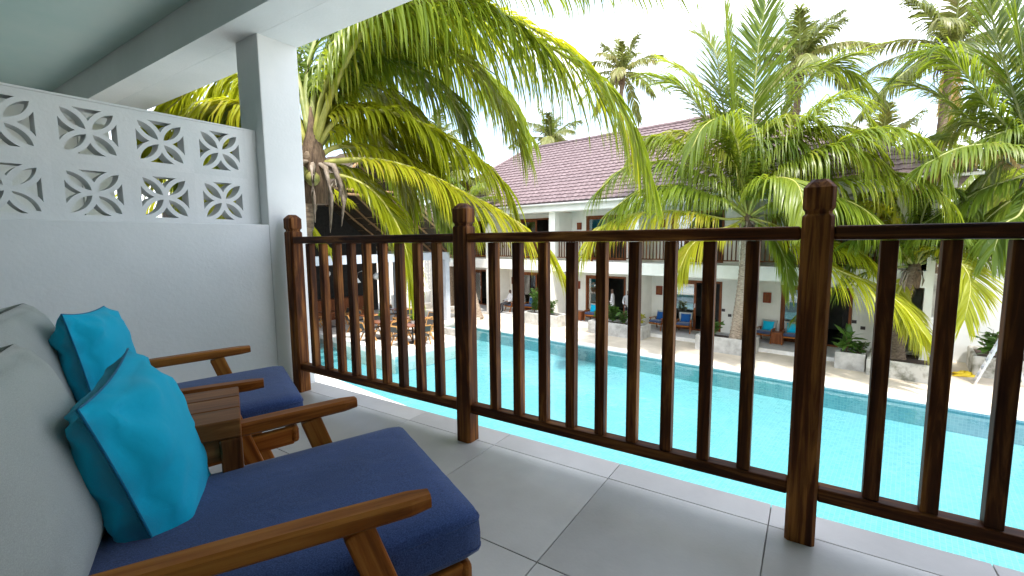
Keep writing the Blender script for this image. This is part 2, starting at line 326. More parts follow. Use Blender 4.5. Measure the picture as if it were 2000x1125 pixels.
def wall_quad(a, b, z0, z1):
    k = len(V); V.extend([(a[0], a[1], z0), (b[0], b[1], z0), (b[0], b[1], z1), (a[0], a[1], z1)]); F.append((k, k+1, k+2, k+3))
outline = [(6.65, -14), (15.3, -14), (15.3, 17), (12.9, 17), (12.9, 13.9), (9.4, 13.9), (9.4, 24), (6.65, 24)]
for a, b in zip(outline, outline[1:]+outline[:1]): wall_quad(a, b, PZ, GZ)
pb = mesh('pool_basin', V, F, 'pool'); pb.materials.append(M['pool_wall'])
for p in pb.polygons: p.material_index = 0 if abs(p.normal.z) > .5 else 1
structure(obj('pool_basin', pb, None, rot=(0, 0, SITE_ROT)))
V, F = rect_grid(floorc, WZ); structure(obj('pool_water', mesh('pool_water', V, F, 'water'), None, rot=(0, 0, SITE_ROT)))
steps = structure(obj('pool_steps', None, None, rot=(0, 0, SITE_ROT)))
for k in range(3): bx('step', (6.7, 17.2+k*.5, PZ+.005), (9.35, 17.69+k*.5 if k < 2 else 23.9, PZ+.12+k*.12), 'pool', steps)
coping = structure(obj('pool_coping', None, None, rot=(0, 0, SITE_ROT)))
y = -14.0
while y < 16.9:
    bx('coping_stone', (15.27, y+.004, GZ-.05), (15.72, y+.996, GZ+.012+random.uniform(0, .002)), 'stone', coping, .006); y += 1.0
y = -14.0
while y < 23.5:
    bx('coping_stone', (6.30, y+.004, GZ-.05), (6.68, y+.996, GZ+.012+random.uniform(0, .002)), 'stone', coping, .006); y += 1.0

# ------------------------------------------------------------------ setting: our balcony
balc = structure(obj('balcony_floor', mesh('slab', *[
    [(-1.6, -4, -.012), (1.885, -4, -.012), (1.885, 8, -.012), (-1.6, 8, -.012), (-1.6, -4, -.32), (1.885, -4, -.32), (1.885, 8, -.32), (-1.6, 8, -.32)],
    [(0, 1, 2, 3), (7, 6, 5, 4), (0, 4, 5, 1), (1, 5, 6, 2), (2, 6, 7, 3), (3, 7, 4, 0)]], mat='grout')))
xs = [1.888, 1.737] + [1.737-.594*k for k in range(1, 6)]
ys = [.08+.589*k for k in range(-7, 14)]
for i in range(len(xs)-1):
    for j in range(len(ys)-1):
        bx('floor_tile', (xs[i+1]+.0016, ys[j]+.0016, -.010), (xs[i]-.0016, ys[j+1]-.0016, -.0004*random.random()), 'tile', balc, .0012, 1)
structure(bx('ceiling', (-1.7, -4, 2.53), (1.448, 8, 2.62), 'ceil'))
structure(bx('unseen_roof', (-9, -6, 2.625), (2.0, 12, 2.85), 'white'))  # unseen roof added to block the sun, overhang trimmed to admit sky light
structure(bx('back_wall', (-1.75, -4.2, 2.15), (-1.6, 8.2, 2.53), 'white'))
structure(bx('room_wall', (-4.2, -4.2, 0), (-4.1, 8.2, 2.53), 'room'))
for k, y0 in enumerate((-2.9, .05, 3.35, 6.1)):  # unseen doors and curtains, put in to tune light bounced into the balcony
    gd = thing('sliding_door', ('unseen sliding glass door added behind the camera', 'second unseen sliding glass door added behind the camera', 'unseen sliding glass door added at the neighbouring room', 'far unseen sliding glass door added at the neighbouring room')[k], 'door', (-1.68, y0, 0), 0, 'sliding doors behind the balcony')
    for a0, a1 in ((0, .9), (.86, 1.76)):
        for yy in (a0, a1-.09): bar('stile', (0, yy+.045, 0), (0, yy+.045, 2.149), .09, .04, 'door', gd, .003, up=(1, 0, 0))
        bar('rail', (0, a0+.091, 2.08), (0, a1-.091, 2.08), .04, .12, 'door', gd, .003); bar('rail', (0, a0+.091, .07), (0, a1-.091, .07), .04, .12, 'door', gd, .003)
        bx('pane', (-.004, a0+.091, .131), (.004, a1-.091, 2.019), 'glass', gd)
    bx('curtain', (-.25, 0, .02), (-.2, 1.76, 2.12), 'curtain', gd)
for k, (y0, y1) in enumerate(((-4.2, -2.91), (-1.13, .04), (1.82, 3.34), (5.12, 6.09), (7.87, 8.2))): structure(bx('wall_pier', (-1.75, y0, 0), (-1.6, y1, 2.149), 'white'))
structure(bx('end_wall', (-1.6, 6.52, -.009), (1.613, 6.75, 2.529), 'white')); tag(bx('column', (1.615, 6.5, -.009), (1.879, 6.765, 2.284), 'white', None, .006), 'square white column of the neighbouring balcony glimpsed through the blocks', 'column'); structure(bx('side_wall', (-1.6, -1.785, -.009), (1.613, -1.52, 1.70), 'white')); structure(bx('side_pier', (1.615, -1.785, -.009), (1.879, -1.52, 2.284), 'white'))  # side_wall and side_pier are out of view, built for their effect on the light
structure(bx('unseen_lower_wall', (-9, -6, GZ), (.4, 12, -.325), 'white'))  # unseen wall under the balcony, added to block light
eb = tag(bx('edge_beam', (1.630, -4, 2.285), (1.88, 8, 2.62), 'white'), 'white painted concrete beam running above the railing', 'beam')
tag(bx('soffit_beam', (1.45, -4, 2.2856), (1.64, 7.99, 2.618), 'white'), 'white stepped inner beam between ceiling and edge beam', 'beam')
tag(bx('column', (1.615, 2.93, -.009), (1.879, 3.195, 2.31), 'white', None, .006), 'square white plastered column at the far end of the railing', 'column')

# partition wall with pierced blocks
pw = thing('partition_wall', 'white partition wall topped by two rows of flower-pierced breeze blocks', 'wall', (0, 2.93, 0))
bx('wall_base', (-1.6, 0, .0), (1.6135, .265, 1.113), 'white', pw, .004)
bx('skirting', (-1.6, -.012, 0.0), (1.6135, -.001, .075), 'grout', pw, .002)
def breeze_block():
    a = .15; az_ = .149; r = .1125; hb = .0115
    segs, loops = 9, []
    # lens openings between two neighbouring arcs, and the curved triangles on the four sides
    def lens(qx, qy):
        # arcs centred on the mid-points of the hole's top and right edges, shrunk by half a band
        pts = []
        c1, c2 = Vector((0, r*qy)), Vector((r*qx, 0)); rr = r - hb
        # intersections of the two shrunken circles
        d = (c2-c1); L = d.length; h = math.sqrt(max(rr*rr - L*L/4, 1e-8)); mid = (c1+c2)/2; nrm = Vector((-d.y, d.x))/L
        i1, i2 = mid+nrm*h, mid-nrm*h
        def arc(c, p, q):
            a0 = math.atan2(p.y-c.y, p.x-c.x); a1 = math.atan2(q.y-c.y, q.x-c.x); da = (a1-a0+math.pi) % (2*math.pi)-math.pi
            return [c+Vector((math.cos(a0+da*k/segs), math.sin(a0+da*k/segs)))*rr for k in range(segs)]
        pts = arc(c1, i1, i2)+arc(c2, i2, i1); return pts
    for qx in (-1, 1):
        for qy in (-1, 1): loops.append(lens(qx, qy))
    def side(rot):
        R2 = r + hb; lim = r - .002; pts = []
        # region above both side circles (centres at left and right mid-points)
        left, right = [], []
        ymax = lim
        y0 = math.sqrt(max(R2*R2-r*r, 0))
        for k in range(segs+1):
            yy = y0 + (ymax-y0)*k/segs
            left.append(Vector((-r+math.sqrt(max(R2*R2-yy*yy, 0)), yy)))
        half = [(min(p.x, -.0001), p.y) for p in left]
        pl = [Vector((-abs(p.x) if p.x > 0 else p.x, p.y)) for p in left]
        pts = [Vector((-x, yy)) for x, yy in [(abs(v.x), v.y) for v in pl]]
        pts = [Vector((-abs(v.x), v.y)) for v in pl] + [Vector((abs(v.x), v.y)) for v in reversed(pl)]
        c, s = math.cos(rot), math.sin(rot)
        out = []
        for p in pts:
            q = Vector((p.x*c-p.y*s, p.x*s+p.y*c))
            if not out or (q-out[-1]).length > 1e-4: out.append(q)
        if (out[0]-out[-1]).length < 1e-4: out.pop()
        return out
    for k in range(4): loops.append(side(k*math.pi/2))
    V2 = [Vector((-a, -az_)), Vector((a, -az_)), Vector((a, az_)), Vector((-a, az_))]; E = [(0, 1), (1, 2), (2, 3), (3, 0)]
    for lp in loops:
        b = len(V2); V2 += lp; E += [(b+k, b+(k+1) % len(lp)) for k in range(len(lp))]
    vs, es, fs, *_ = delaunay_2d_cdt(V2, E, [], 0, 1e-6)
    def inside(p, lp):
        c = False; j = len(lp)-1
        for i in range(len(lp)):
            if (lp[i].y > p.y) != (lp[j].y > p.y) and p.x < (lp[j].x-lp[i].x)*(p.y-lp[i].y)/(lp[j].y-lp[i].y)+lp[i].x: c = not c
            j = i
        return c
    keep = []
    for f in fs:
        ce = sum((vs[i] for i in f), Vector((0, 0)))/len(f)
        if max(abs(ce.x), abs(ce.y)) < a and not any(inside(ce, lp) for lp in loops): keep.append(f)
    T = .085; n = len(vs)
    V3 = [(v.x, 0, v.y) for v in vs]+[(v.x, T, v.y) for v in vs]; F3 = []
    cnt = {}
    for f in keep:
        F3.append(tuple(f)); F3.append(tuple(i+n for i in reversed(f)))
        for i in range(len(f)):
            e = (f[i], f[(i+1) % len(f)]); cnt[e] = 1
    for (p, q) in cnt:
        if (q, p) not in cnt: F3.append((q, p, p+n, q+n))
    return mesh('breeze_block', V3, F3, 'white')
bb = breeze_block()
for i in range(10):
    for j in range(2):
        obj('breeze_block', bb, pw, (1.395-.30*i, .09, 1.2535+.298*j))
bx('end_pier', (1.545, .09, 1.114), (1.6135, .175, 1.702), 'white', pw)
bx('cap', (-1.6, .088, 1.702), (1.6135, .177, 1.712), 'white', pw)

# ------------------------------------------------------------------ railing
rail = thing('balcony_railing', 'dark teak balcony railing with capped posts and square balusters', 'railing', (1.722, 0, 0))
def post_mesh(h=1.176, w=.0425):
    secs = [(0, w), (1.058, w), (1.064, w-.001), (1.071, w-.007), (1.079, w-.007), (1.087, w-.001), (1.094, w), (1.150, w), (1.166, w-.012), (1.176, w-.022)]
    V, F = [], []
    for z, hw in secs:
        ch = .010
        for x, y in ((hw, -hw+ch), (hw, hw-ch), (hw-ch, hw), (-hw+ch, hw), (-hw, hw-ch), (-hw, -hw+ch), (-hw+ch, -hw), (hw-ch, -hw)): V.append((x, y, z))
    for i in range(len(secs)-1):
        for k in range(8): F.append((i*8+k, i*8+(k+1) % 8, i*8+8+(k+1) % 8, i*8+8+k))
    F.append(tuple(range((len(secs)-1)*8, len(secs)*8))); return mesh('post', V, F, 'rail')
pm = post_mesh(); PY = [2.842, 1.408, -.012, -1.435]
for y in PY: obj('post', pm, rail, (0, y, 0))
for a, b in zip(PY, PY[1:]):
    a2, b2 = a-.0428, b+.0428
    bar('top_rail', (0, a2, 1.012), (0, b2, 1.012), .068, .044, 'rail', rail, .008)
    bar('bottom_rail', (0, a2, .173), (0, b2, .173), .052, .046, 'rail', rail, .004)
    for k in range(9):
        y = a2+(b2-a2)*(k+1)/10.0
        bar('baluster', (0, y, .197), (0, y, .989), .041, .041, 'rail', rail, .003, up=(1, 0, 0))

# ------------------------------------------------------------------ lounge chairs
def pillow_mesh(w, h, t, mat, seed, nu=26, edge=.07, wr=.010, boxed=0.0, pw_=2.6):
    rg = random.Random(seed); ph = [rg.uniform(0, 6.3) for _ in range(12)]
    V, F = [], []
    for side in (1, -1):
        for i in range(nu+1):
            for j in range(nu+1):
                u, v = -1+2*i/nu, -1+2*j/nu
                pu = max(1-abs(u)**pw_, 0); pv = max(1-abs(v)**pw_, 0)
                z = (pu*pv)**.5
                x = u*w/2*(1-edge*(1-v*v)**1.0*abs(u)**3); y = v*h/2*(1-edge*(1-u*u)*abs(v)**3)
                k = z*(1-z)*4
                z2 = z*t/2+boxed*t/2 + wr*k*(.5*math.sin(5*u+ph[0]+2*v)*math.sin(4*v+ph[1])+.55*math.sin(11*(u*v)+ph[2])+.35*math.sin(13*v-9*u+ph[3])+.3*math.sin(17*v+6*u*u+ph[4]))
                for cu in (-1, 1):
                    for cv in (-1, 1):
                        dx_, dy_ = u-cu, v-cv; dd_ = math.hypot(dx_, dy_); z2 += wr*.95*min(z*3, 1)*math.exp(-(dd_/.75)**2)*math.sin(7*math.atan2(dy_, dx_)+ph[5+(cu > 0)+2*(cv > 0)])
                V.append((x, y, side*z2))
    n = (nu+1)**2
    for s in (0, 1):
        for i in range(nu):
            for j in range(nu):
                a = s*n+i*(nu+1)+j; q = (a, a+nu+1, a+nu+2, a+1); F.append(q if s == 0 else q[::-1])
    rim = [i*(nu+1) for i in range(nu+1)]+[nu*(nu+1)+j for j in range(1, nu+1)]+[i*(nu+1)+nu for i in range(nu-1, -1, -1)]+[j for j in range(nu-1, 0, -1)]
    for k in range(len(rim)):
        a, b = rim[k], rim[(k+1) % len(rim)]; F.append((a, b, b+n, a+n))
    me = mesh('pillow', V, F, mat, True); return me, [V[i] for i in rim]
def cushion(name, label, group, w, h, t, mat, pipe, mtx, seed, boxed=.02):
    me, rim = pillow_mesh(w, h, t, mat, seed, boxed=boxed)
    o = tag(obj(name, me), label, 'cushion', group); o.matrix_world = mtx
    if pipe:
        off = boxed*t/2
        loop = [(p[0]*1.004, p[1]*1.004, off) for p in rim]+[(rim[0][0]*1.004, rim[0][1]*1.004, off)]
        tube('piping', loop, .0022, pipe, o, 6)
    return o
def soft_slab(sx, sy, sz, mat, bevel=.035, crown=.012, seed=0):
    """upholstered slab: rounded edges, slightly crowned top, little ripples along its side"""
    nx, ny, nz_ = 28, 24, 8; rg = random.Random(seed); ph = [rg.uniform(0, 6.3) for _ in range(6)]
    bm = bmesh.new(); bmesh.ops.create_cube(bm, size=1)
    bmesh.ops.subdivide_edges(bm, edges=list(bm.edges), cuts=15, use_grid_fill=True)
    for v in bm.verts:
        p = Vector((v.co.x*sx, v.co.y*sy, v.co.z*sz)); h = Vector((sx/2, sy/2, sz/2))
        q = Vector([max(min(p[i], h[i]-bevel), -h[i]+bevel) for i in range(3)]); d = p-q
        m = max(abs(d.x), abs(d.y), abs(d.z))
        if d.length > 1e-6: p = q+d.normalized()*(bevel if m >= bevel*.98 else m*1.0)
        e = (1-(2*p.x/sx)**2)*(1-(2*p.y/sy)**2)
        if p.z > 0: p.z += crown*max(e, 0)
        if abs(p.z) < sz*.42:
            rp = .0022*(math.sin(p.x*70+ph[0])+math.sin(p.y*80+ph[1]))*(1-abs(p.z)/(sz*.5)); nrm = d.normalized() if d.length > 1e-6 else Vector((0, 0, 0)); p += nrm*rp
        v.co = p
    me = bpy.data.meshes.new('soft'); bm.to_mesh(me); bm.free(); me.materials.append(M[mat]); me.polygons.foreach_set('use_smooth', [True]*len(me.polygons)); return me
def arm_mesh(L=.66):
    """armrest, thicker in the middle, rounded nose at z=0 (the front), grain along local Z"""
    V, F = [], []; n = 18
    for i in range(n+1):
        t = i/n; z = L*t; nose = min(1, (max(z, 0.0)/.028)) ; nose = math.sqrt(max(1-(1-nose)**2, 0)); nose = .72+.28*nose
        hw = .0225*nose; hh = .0150*(.62+.38*nose)*(1.0+.14*math.sin(min(t*1.25, 1)*math.pi)); ch = .006
        for x, y in ((hw, -hh+ch), (hw, hh-ch), (hw-ch, hh), (-hw+ch, hh), (-hw, hh-ch), (-hw, -hh+ch), (-hw+ch, -hh), (hw-ch, -hh)): V.append((x, y, z))
    for i in range(n):
        for k in range(8): F.append((i*8+k, i*8+(k+1) % 8, i*8+8+(k+1) % 8, i*8+8+k))
    F.append(tuple(range(7, -1, -1))); F.append(tuple(n*8+k for k in range(8))); return mesh('arm', V, F, 'teak')
ARM = arm_mesh(); SEAT = soft_slab(.70, .53, .105, 'navy', .024, .008, 3); SEAT_FAR = soft_slab(.60, .53, .10, 'navy_far', .03, .01, 5)
BACK, _ = pillow_mesh(.56, .42, .16, 'linen', 5, nu=24, edge=.05, wr=.006, boxed=.45, pw_=3.4)
def lounge_chair(name, label, group, x, y, rz, far=False):
    c = thing(name, label, 'armchair', (x, y, 0), rz, group)
    for s in (1, -1):
        p0, p1 = Vector((0.0, s*.295, .536)), Vector((-.655, s*.236, .524)); z = (p1-p0).normalized(); xx = Vector((0, 0, 1)).cross(z).normalized(); yy = z.cross(xx)
        obj('armrest', ARM, c, p0, quat=Matrix((xx, yy, z)).transposed().to_quaternion())
        bar('front_leg', (-.125, s*.283, .516), (.045, s*.297, 0), .030, .052, 'teak', c, .005, up=(1, 0, 0))
        bar('rear_leg', (-.46, s*.255, .505), (-.63, s*.27, 0), .030, .052, 'teak', c, .005, up=(1, 0, 0))
        bar('side_rail', (.085, s*.245, .318), (-.545, s*.245, .285), .028, .062, 'teak', c, .006)
        bar('back_post', (-.51, s*.215, .30), (-.715, s*.215, .72), .028, .045, 'teak', c, .006, up=(1, 0, 0))
    bar('front_rail', (.088, -.262, .320), (.088, .262, .320), .030, .058, 'teak', c, .012)
    bar('rear_rail', (-.53, -.232, .285), (-.53, .232, .285), .028, .055, 'teak', c, .006)
    for k in range(4): 
        t = .25+.18*k; bar('back_slat', (-.522-.235*t, -.2, .30+.5*t), (-.522-.235*t, .2, .30+.5*t), .018, .05, 'teak', c, .004)
    sc = obj('seat_cushion', SEAT_FAR if far else SEAT, c, (-.225, 0, .392), (0, R(-2.5), 0))
    if not far:
        for zz, ins in ((.030, .0005), (-.030, .0005)):
            a_, b_, q = .35-ins, .265-ins, .022; lp = []
            for cx_, cy_, t0 in ((a_-q, b_-q, 0), (-a_+q, b_-q, 90), (-a_+q, -b_+q, 180), (a_-q, -b_+q, 270)):
                lp += [(cx_+q*math.cos(R(t0+k*22.5)), cy_+q*math.sin(R(t0+k*22.5)), zz) for k in range(5)]
            tube('seam', lp+[lp[0]], .0022, 'navy', sc, 5)
    return c
def in_chair(c_xy, rz, x, y, z, lean, yawz=0, rollx=0):
    """matrix of a pillow standing in a chair: its face normal points forward and up"""
    base = Matrix.Translation((c_xy[0], c_xy[1], 0)) @ Matrix.Rotation(rz, 4, 'Z')
    # pillow local x -> chair left, local y -> up the back, local z -> forward
    m = Matrix(((0, -math.sin(lean), math.cos(lean), x), (1, 0, 0, y), (0, math.cos(lean), math.sin(lean), z), (0, 0, 0, 1)))
    return base @ m @ Matrix.Rotation(yawz, 4, 'Y') @ Matrix.Rotation(rollx, 4, 'Z')
CA, RA = (.695, .824), R(-25.5); CB, RB = (.891, 1.773), R(-23.0)
a = lounge_chair('lounge_chair', 'teak lounge chair with navy seat nearest the camera', 'lounge chairs on the balcony', CA[0], CA[1], RA)
b = lounge_chair('lounge_chair', 'teak lounge chair with navy seat beside the white partition wall', 'lounge chairs on the balcony', CB[0], CB[1], RB)
for c in (a, b):
    o = obj('back_cushion', BACK, c); o.matrix_local = in_chair((0, 0), 0, -.655, 0, .585, R(15))
cushion('throw_cushion', 'bright turquoise cushion leaning in the nearest lounge chair', 'turquoise cushions on the balcony', .37, .39, .17, 'turq', 'piping', in_chair(CA, RA, -.465, .185, .545, R(15), R(-3), R(4)), 21)
cushion('throw_cushion', 'turquoise cushion in the lounge chair by the partition wall', 'turquoise cushions on the balcony', .38, .37, .16, 'turq', 'piping', in_chair(CB, RB, -.465, .145, .590, R(11), R(-6), R(-4.5)), 22)

# side table: three boards on top, board legs at both ends
TB = (.36, 1.40); tr_ = R(-25)
st = thing('side_table', 'low teak side table of thick boards between the two lounge chairs', 'table', (TB[0], TB[1], 0), tr_)
for k in range(3):
    y0 = -.150+.1005*k
    bar('top_board', (-.23, y0+.05, .547), (.262, y0+.05, .547), .099, .046, 'teak_red', st, .004)
    for s, x in ((1, .2385), (-1, -.2065)): bar('leg_board', (x, y0+.05, .0), (x, y0+.05, .523), .046, .099, 'teak_red', st, .004, up=(0, 1, 0))
for s in (-1, 1): bar('apron', (-.182, s*.128, .494), (.214, s*.128, .494), .022, .055, 'teak_red', st, .003)

# ------------------------------------------------------------------ villa opposite
villa = site('villa', 'two-storey white villa with plum tiled roof across the pool', 'building')
FINS = [.2, 4.66, 9.11, 13.56, 18.01, 22.46]; WN = 20.3; FZ = -3.06; UZ = -.05
FN = ['patio_floor']; 
bx('patio_floor', (18.5, -.4, GZ-.1), (WN, 22.9, FZ), 'patio', villa)
bx('patio_edge', (18.44, -.4, GZ-.1), (18.497, 22.9, FZ+.003), 'stone', villa, .005)
bx('floor_slab', (18.48, -.45, -.565), (WN-.002, 22.95, UZ), 'villa', villa, .004)
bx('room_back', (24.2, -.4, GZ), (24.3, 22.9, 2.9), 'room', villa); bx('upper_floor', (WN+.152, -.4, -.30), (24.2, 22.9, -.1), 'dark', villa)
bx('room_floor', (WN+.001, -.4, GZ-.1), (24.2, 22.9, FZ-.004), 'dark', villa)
bx('ceiling', (18.4, -.9, 2.42), (24.2, 23.4, 2.47), 'villa', villa)
for s in FINS:
    bx('fin_wall', (18.50, s-.09, FZ), (WN-.001, s+.09, -.567), 'villa', villa, .003)
    bx('room_divider', (WN+.151, s-.06, FZ), (24.19, s+.06, 2.4), 'room', villa)
    bx('veranda_column', (18.60, s-.19, UZ), (18.98, s+.19, 2.36), 'villa', villa, .004)
    bx('veranda_divider', (18.99, s-.06, UZ), (WN-.001, s+.06, 2.36), 'villa', villa)
bx('veranda_beam', (18.25, -.8, 2.362), (18.95, 23.3, 2.419), 'villa', villa); bx('fascia', (18.18, -.9, 2.36), (18.24, 23.4, 2.72), 'villa', villa)
bx('end_wall', (18.5, -.6, GZ), (24.2, -.405, 2.40), 'villa', villa); bx('end_wall', (18.5, 22.95, GZ), (24.2, 23.15, 2.40), 'villa', villa)
def villa_door(s0, s1, z0, z1, k):
    d = obj('door', mesh('door', *frame_mesh(s0, s1, z0, z1), mat='door'), villa)
    mid = (s0+s1)/2
    for a, b2 in ((mid+.02, s1-.09),):                                            # sliding leaf on the left half, the right half stands open
        l = obj('leaf', mesh('leaf', *frame_mesh(a-.06, b2+.05, z0+.02, z1-.08, .10, WN+.045, WN+.085), mat='door'), d)
        bx('pane', (WN+.060, a+.04, z0+.12), (WN+.066, b2-.05, z1-.18), 'glass', d)
        bx('handle', (WN+.02, a-.035, z0+1.0), (WN+.044, a-.015, z0+1.18), 'alu', d)
        if k % 2 == 0 or k == 1: bx('reflection_sheet', (WN+.10, a+.03, z1-.62), (WN+.106, b2-.03, z1-.14), 'reflection_sheet', d)  # turquoise sheet stands in for the reflection in the upper pane
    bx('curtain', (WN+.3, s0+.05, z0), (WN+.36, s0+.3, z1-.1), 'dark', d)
def frame_mesh(s0, s1, z0, z1, w=.09, n0=None, n1=None):
    n0 = WN-.03 if n0 is None else n0; n1 = WN+.12 if n1 is None else n1
    V, F = [], []
    for (a, b, c, d) in ((s0, s0+w, z0, z1), (s1-w, s1, z0, z1), (s0+w, s1-w, z1-w, z1), (s0+w, s1-w, z0, z0+.05)):
        k = len(V)
        V += [(n0, a, c), (n0, b, c), (n0, b, d), (n0, a, d), (n1, a, c), (n1, b, c), (n1, b, d), (n1, a, d)]
        F += [(k, k+3, k+2, k+1), (k+4, k+5, k+6, k+7), (k, k+1, k+5, k+4), (k+1, k+2, k+6, k+5), (k+2, k+3, k+7, k+6), (k+3, k, k+4, k+7)]
    return V, F
for k, s in enumerate(FINS[:-1]):
    for (z0, zt, zc) in ((FZ, -.85, -.566), (UZ, 2.18, 2.419)):
        d0, d1 = s+1.24, s+3.5
        bx('wall', (WN, s-.2 if k == 0 else s, z0), (WN+.15, d0-.001, zc), 'villa', villa)
        bx('wall', (WN, d1+.001, z0), (WN+.15, s+4.455 if k < 4 else s+4.85, zc), 'villa', villa)
        bx('lintel', (WN, d0, zt+.002), (WN+.15, d1, zc), 'villa', villa)
        villa_door(d0, d1, z0+.003, zt, k)
    for sl, z0, h, w in ((s+3.98, -1.59, .41, .28), (s+3.90, 1.50, .36, .24), (s+.5, 1.62, .22, .28)):
        l = bx('wall_lamp', (WN-.10, sl-w/2, z0), (WN-.002, sl+w/2, z0+h), 'lamp', villa, .01)
        bx('lamp_plate', (WN-.108, sl-w/2+.05, z0+.06), (WN-.101, sl+w/2-.05, z0+h-.06), 'door', villa)
    for sw, zz in ((s+1.16, -2.05), (s+.90, -2.25)): bx('switch', (WN-.012, sw-.07, zz-.06), (WN-.001, sw+.07, zz+.06), 'switch', villa, .004)
# tiled roof: one profiled sheet per course, each lapping over the one below
EN, EZ, RN, RZ = 17.9, 2.78, 23.0, 6.67; rows = 21
roof = bx('roof_deck', (18.3, 1.0, 2.72), (22.9, 20.0, 2.76), 'dark', villa)
def roof_course(k):
    t0, t1 = k/rows, (k+1.12)/rows
    V, F = [], []; sl = lambda t: 23.5-4.9*t; sr = lambda t: -1.2+8.0*t
    step = .10; smin, smax = sr(t0), sl(t0); n = int((smax-smin)/step)
    nx_, nz_ = (RZ-EZ), -(RN-EN); ln = math.hypot(nx_, nz_); ux, uz = -nx_/ln, -nz_/ln
    for i in range(n+1):
        s = smin+(smax-smin)*i/n; w = .018*math.cos(2*math.pi*s/.30)
        for t, lift in ((t0, .0), (t0, .050+w), (t1, .006+w*.6)):
            ss_ = min(max(s, sr(t)), sl(t))
            V.append((EN+(RN-EN)*t+ux*lift, ss_, EZ+(RZ-EZ)*t+uz*lift))
    for i in range(n):
        a = i*3; F += [(a, a+3, a+4, a+1), (a+1, a+4, a+5, a+2)]
    return mesh('roof_course', V, F, 'rooftile')
for k in range(rows): obj('roof_course', roof_course(k), roof, (0-roof.location[0], -roof.location[1], -roof.location[2]))
V = [(EN, 23.5, EZ), (28.1, 23.5, EZ), (RN, 18.6, RZ), (EN, -1.2, EZ), (28.1, -1.2, EZ), (RN, 6.8, RZ)]
obj('roof_back', mesh('roof_back', V, [(0, 1, 2), (4, 3, 5), (1, 4, 5, 2), (0, 2, 5, 3)], 'rooftile'), villa, (0, 0, -.03))
tube('ridge_cap', [(RN, 6.7, RZ+.03), (RN, 18.7, RZ+.03)], .11, 'rooftile', villa, 8)
for a, b2 in (((EN, 23.5, EZ), (RN, 18.6, RZ)), ((EN, -1.2, EZ), (RN, 6.8, RZ))): tube('hip_cap', [(a[0], a[1], a[2]+.04), (b2[0], b2[1], b2[2]+.03)], .10, 'rooftile', villa, 8)
V, F = [], []
tube('gutter', [(17.95, -1.4, 2.70), (17.95, 23.3, 2.70)], .05, 'villa', villa, 8); tube('downpipe', [(17.95, 9.3, 2.68), (18.3, 9.3, 2.45), (18.52, 9.30, 2.3), (18.52, 9.3, -3.1)], .035, 'villa', villa, 8)

ORD = ['rightmost bay', 'second bay from the right', 'middle bay', 'second bay from the left', 'leftmost bay']
for k, (a, b2) in enumerate(zip(FINS, FINS[1:])):
    vr = site('veranda_railing', 'brown wooden veranda railing on the upper floor of the villa, ' + ORD[k], 'railing', 'veranda railings of the villa')
    s0, s1 = a+.195, b2-.195
    bar('top_rail', (18.75, s0, .96), (18.75, s1, .96), .06, .05, 'rail', vr, .004); bar('bottom_rail', (18.75, s0, .12), (18.75, s1, .12), .05, .05, 'rail', vr, .004)
    n = int((s1-s0)/.15)
    for i in range(1, n): bar('baluster', (18.75, s0+(s1-s0)*i/n, .146), (18.75, s0+(s1-s0)*i/n, .934), .04, .04, 'rail', vr, 0, up=(1, 0, 0))
    bar('post', (18.75, (s0+s1)/2+.0, UZ), (18.75, (s0+s1)/2, 1.1), .08, .08, 'rail', vr, .006, up=(1, 0, 0))

# patio furniture
def site_xy(n, s): p = site_pt(n, s, 0); return p.x, p.y
def far_chair(n, s, turn, label, cush, clabel, back=True):
    x, y = site_xy(n, s); rz = SITE_ROT+math.pi+turn
    c = lounge_chair('lounge_chair', label, 'lounge chairs on the villa patios', x, y, rz, True); c.location.z = FZ
    o = obj('back_cushion', BACK, c); o.matrix_local = in_chair((0, 0), 0, -.62, 0, .62, R(18))
    if cush:
        m = Matrix.Translation((0, 0, FZ)) @ in_chair((x, y), rz, -.43, .03, .60, R(20))
        cushion('throw_cushion', clabel, 'cushions on the villa patios', .42, .40, .15, cush, None, m, int(n*100+s*10))
far_chair(19.3, 7.15, R(10), 'patio lounge chair in front of the glazed door left of the palm trunk', 'blue', 'royal blue cushion on the patio chair at the glazed door')
far_chair(19.2, 8.35, R(-8), 'patio lounge chair under the wall lamp behind the long planter', 'blue', 'royal blue cushion on the patio chair under the wall lamp')
far_chair(19.5, 3.15, R(8), 'patio lounge chair by the door right of the palm trunk', 'turq', 'turquoise cushion on the patio chair right of the palm trunk')
far_chair(19.5, 4.12, R(-8), 'patio lounge chair just right of the palm trunk below the wall lamp', 'turq', 'turquoise cushion on the chair just right of the palm trunk')
far_chair(19.3, 11.75, R(6), 'patio lounge chair left of the two standing people', 'turq', 'turquoise cushion on the chair left of the standing people')
far_chair(19.2, 17.1, R(-20), 'dark patio lounge chair by the far left villa wall', None, '')
far_chair(19.6, 15.9, R(10), 'patio lounge chair behind the leafy planter at far left', 'blue', 'royal blue cushion behind the leafy planter at far left')
for n, s, lab in ((19.45, 7.75, 'small wooden box table between the two chairs with royal blue cushions'), (19.6, 3.63, 'small wooden box table between the chairs right of the palm trunk'), (19.4, 12.4, 'small wooden box table left of the turquoise cushioned patio chair')):
    x, y = site_xy(n, s); t = thing('patio_table', lab, 'table', (x, y, FZ), SITE_ROT, 'box tables on the villa patios')
    bx('top', (-.2, -.2, .41), (.2, .2, .46), 'door', t, .004)
    for s2 in (-1, 1): bx('side_panel', (-.19, s2*.175-.02, 0), (.19, s2*.175+.02, .409), 'door', t, .004)
    bx('back_panel', (-.18, -.154, .02), (-.15, .154, .408), 'door', t)

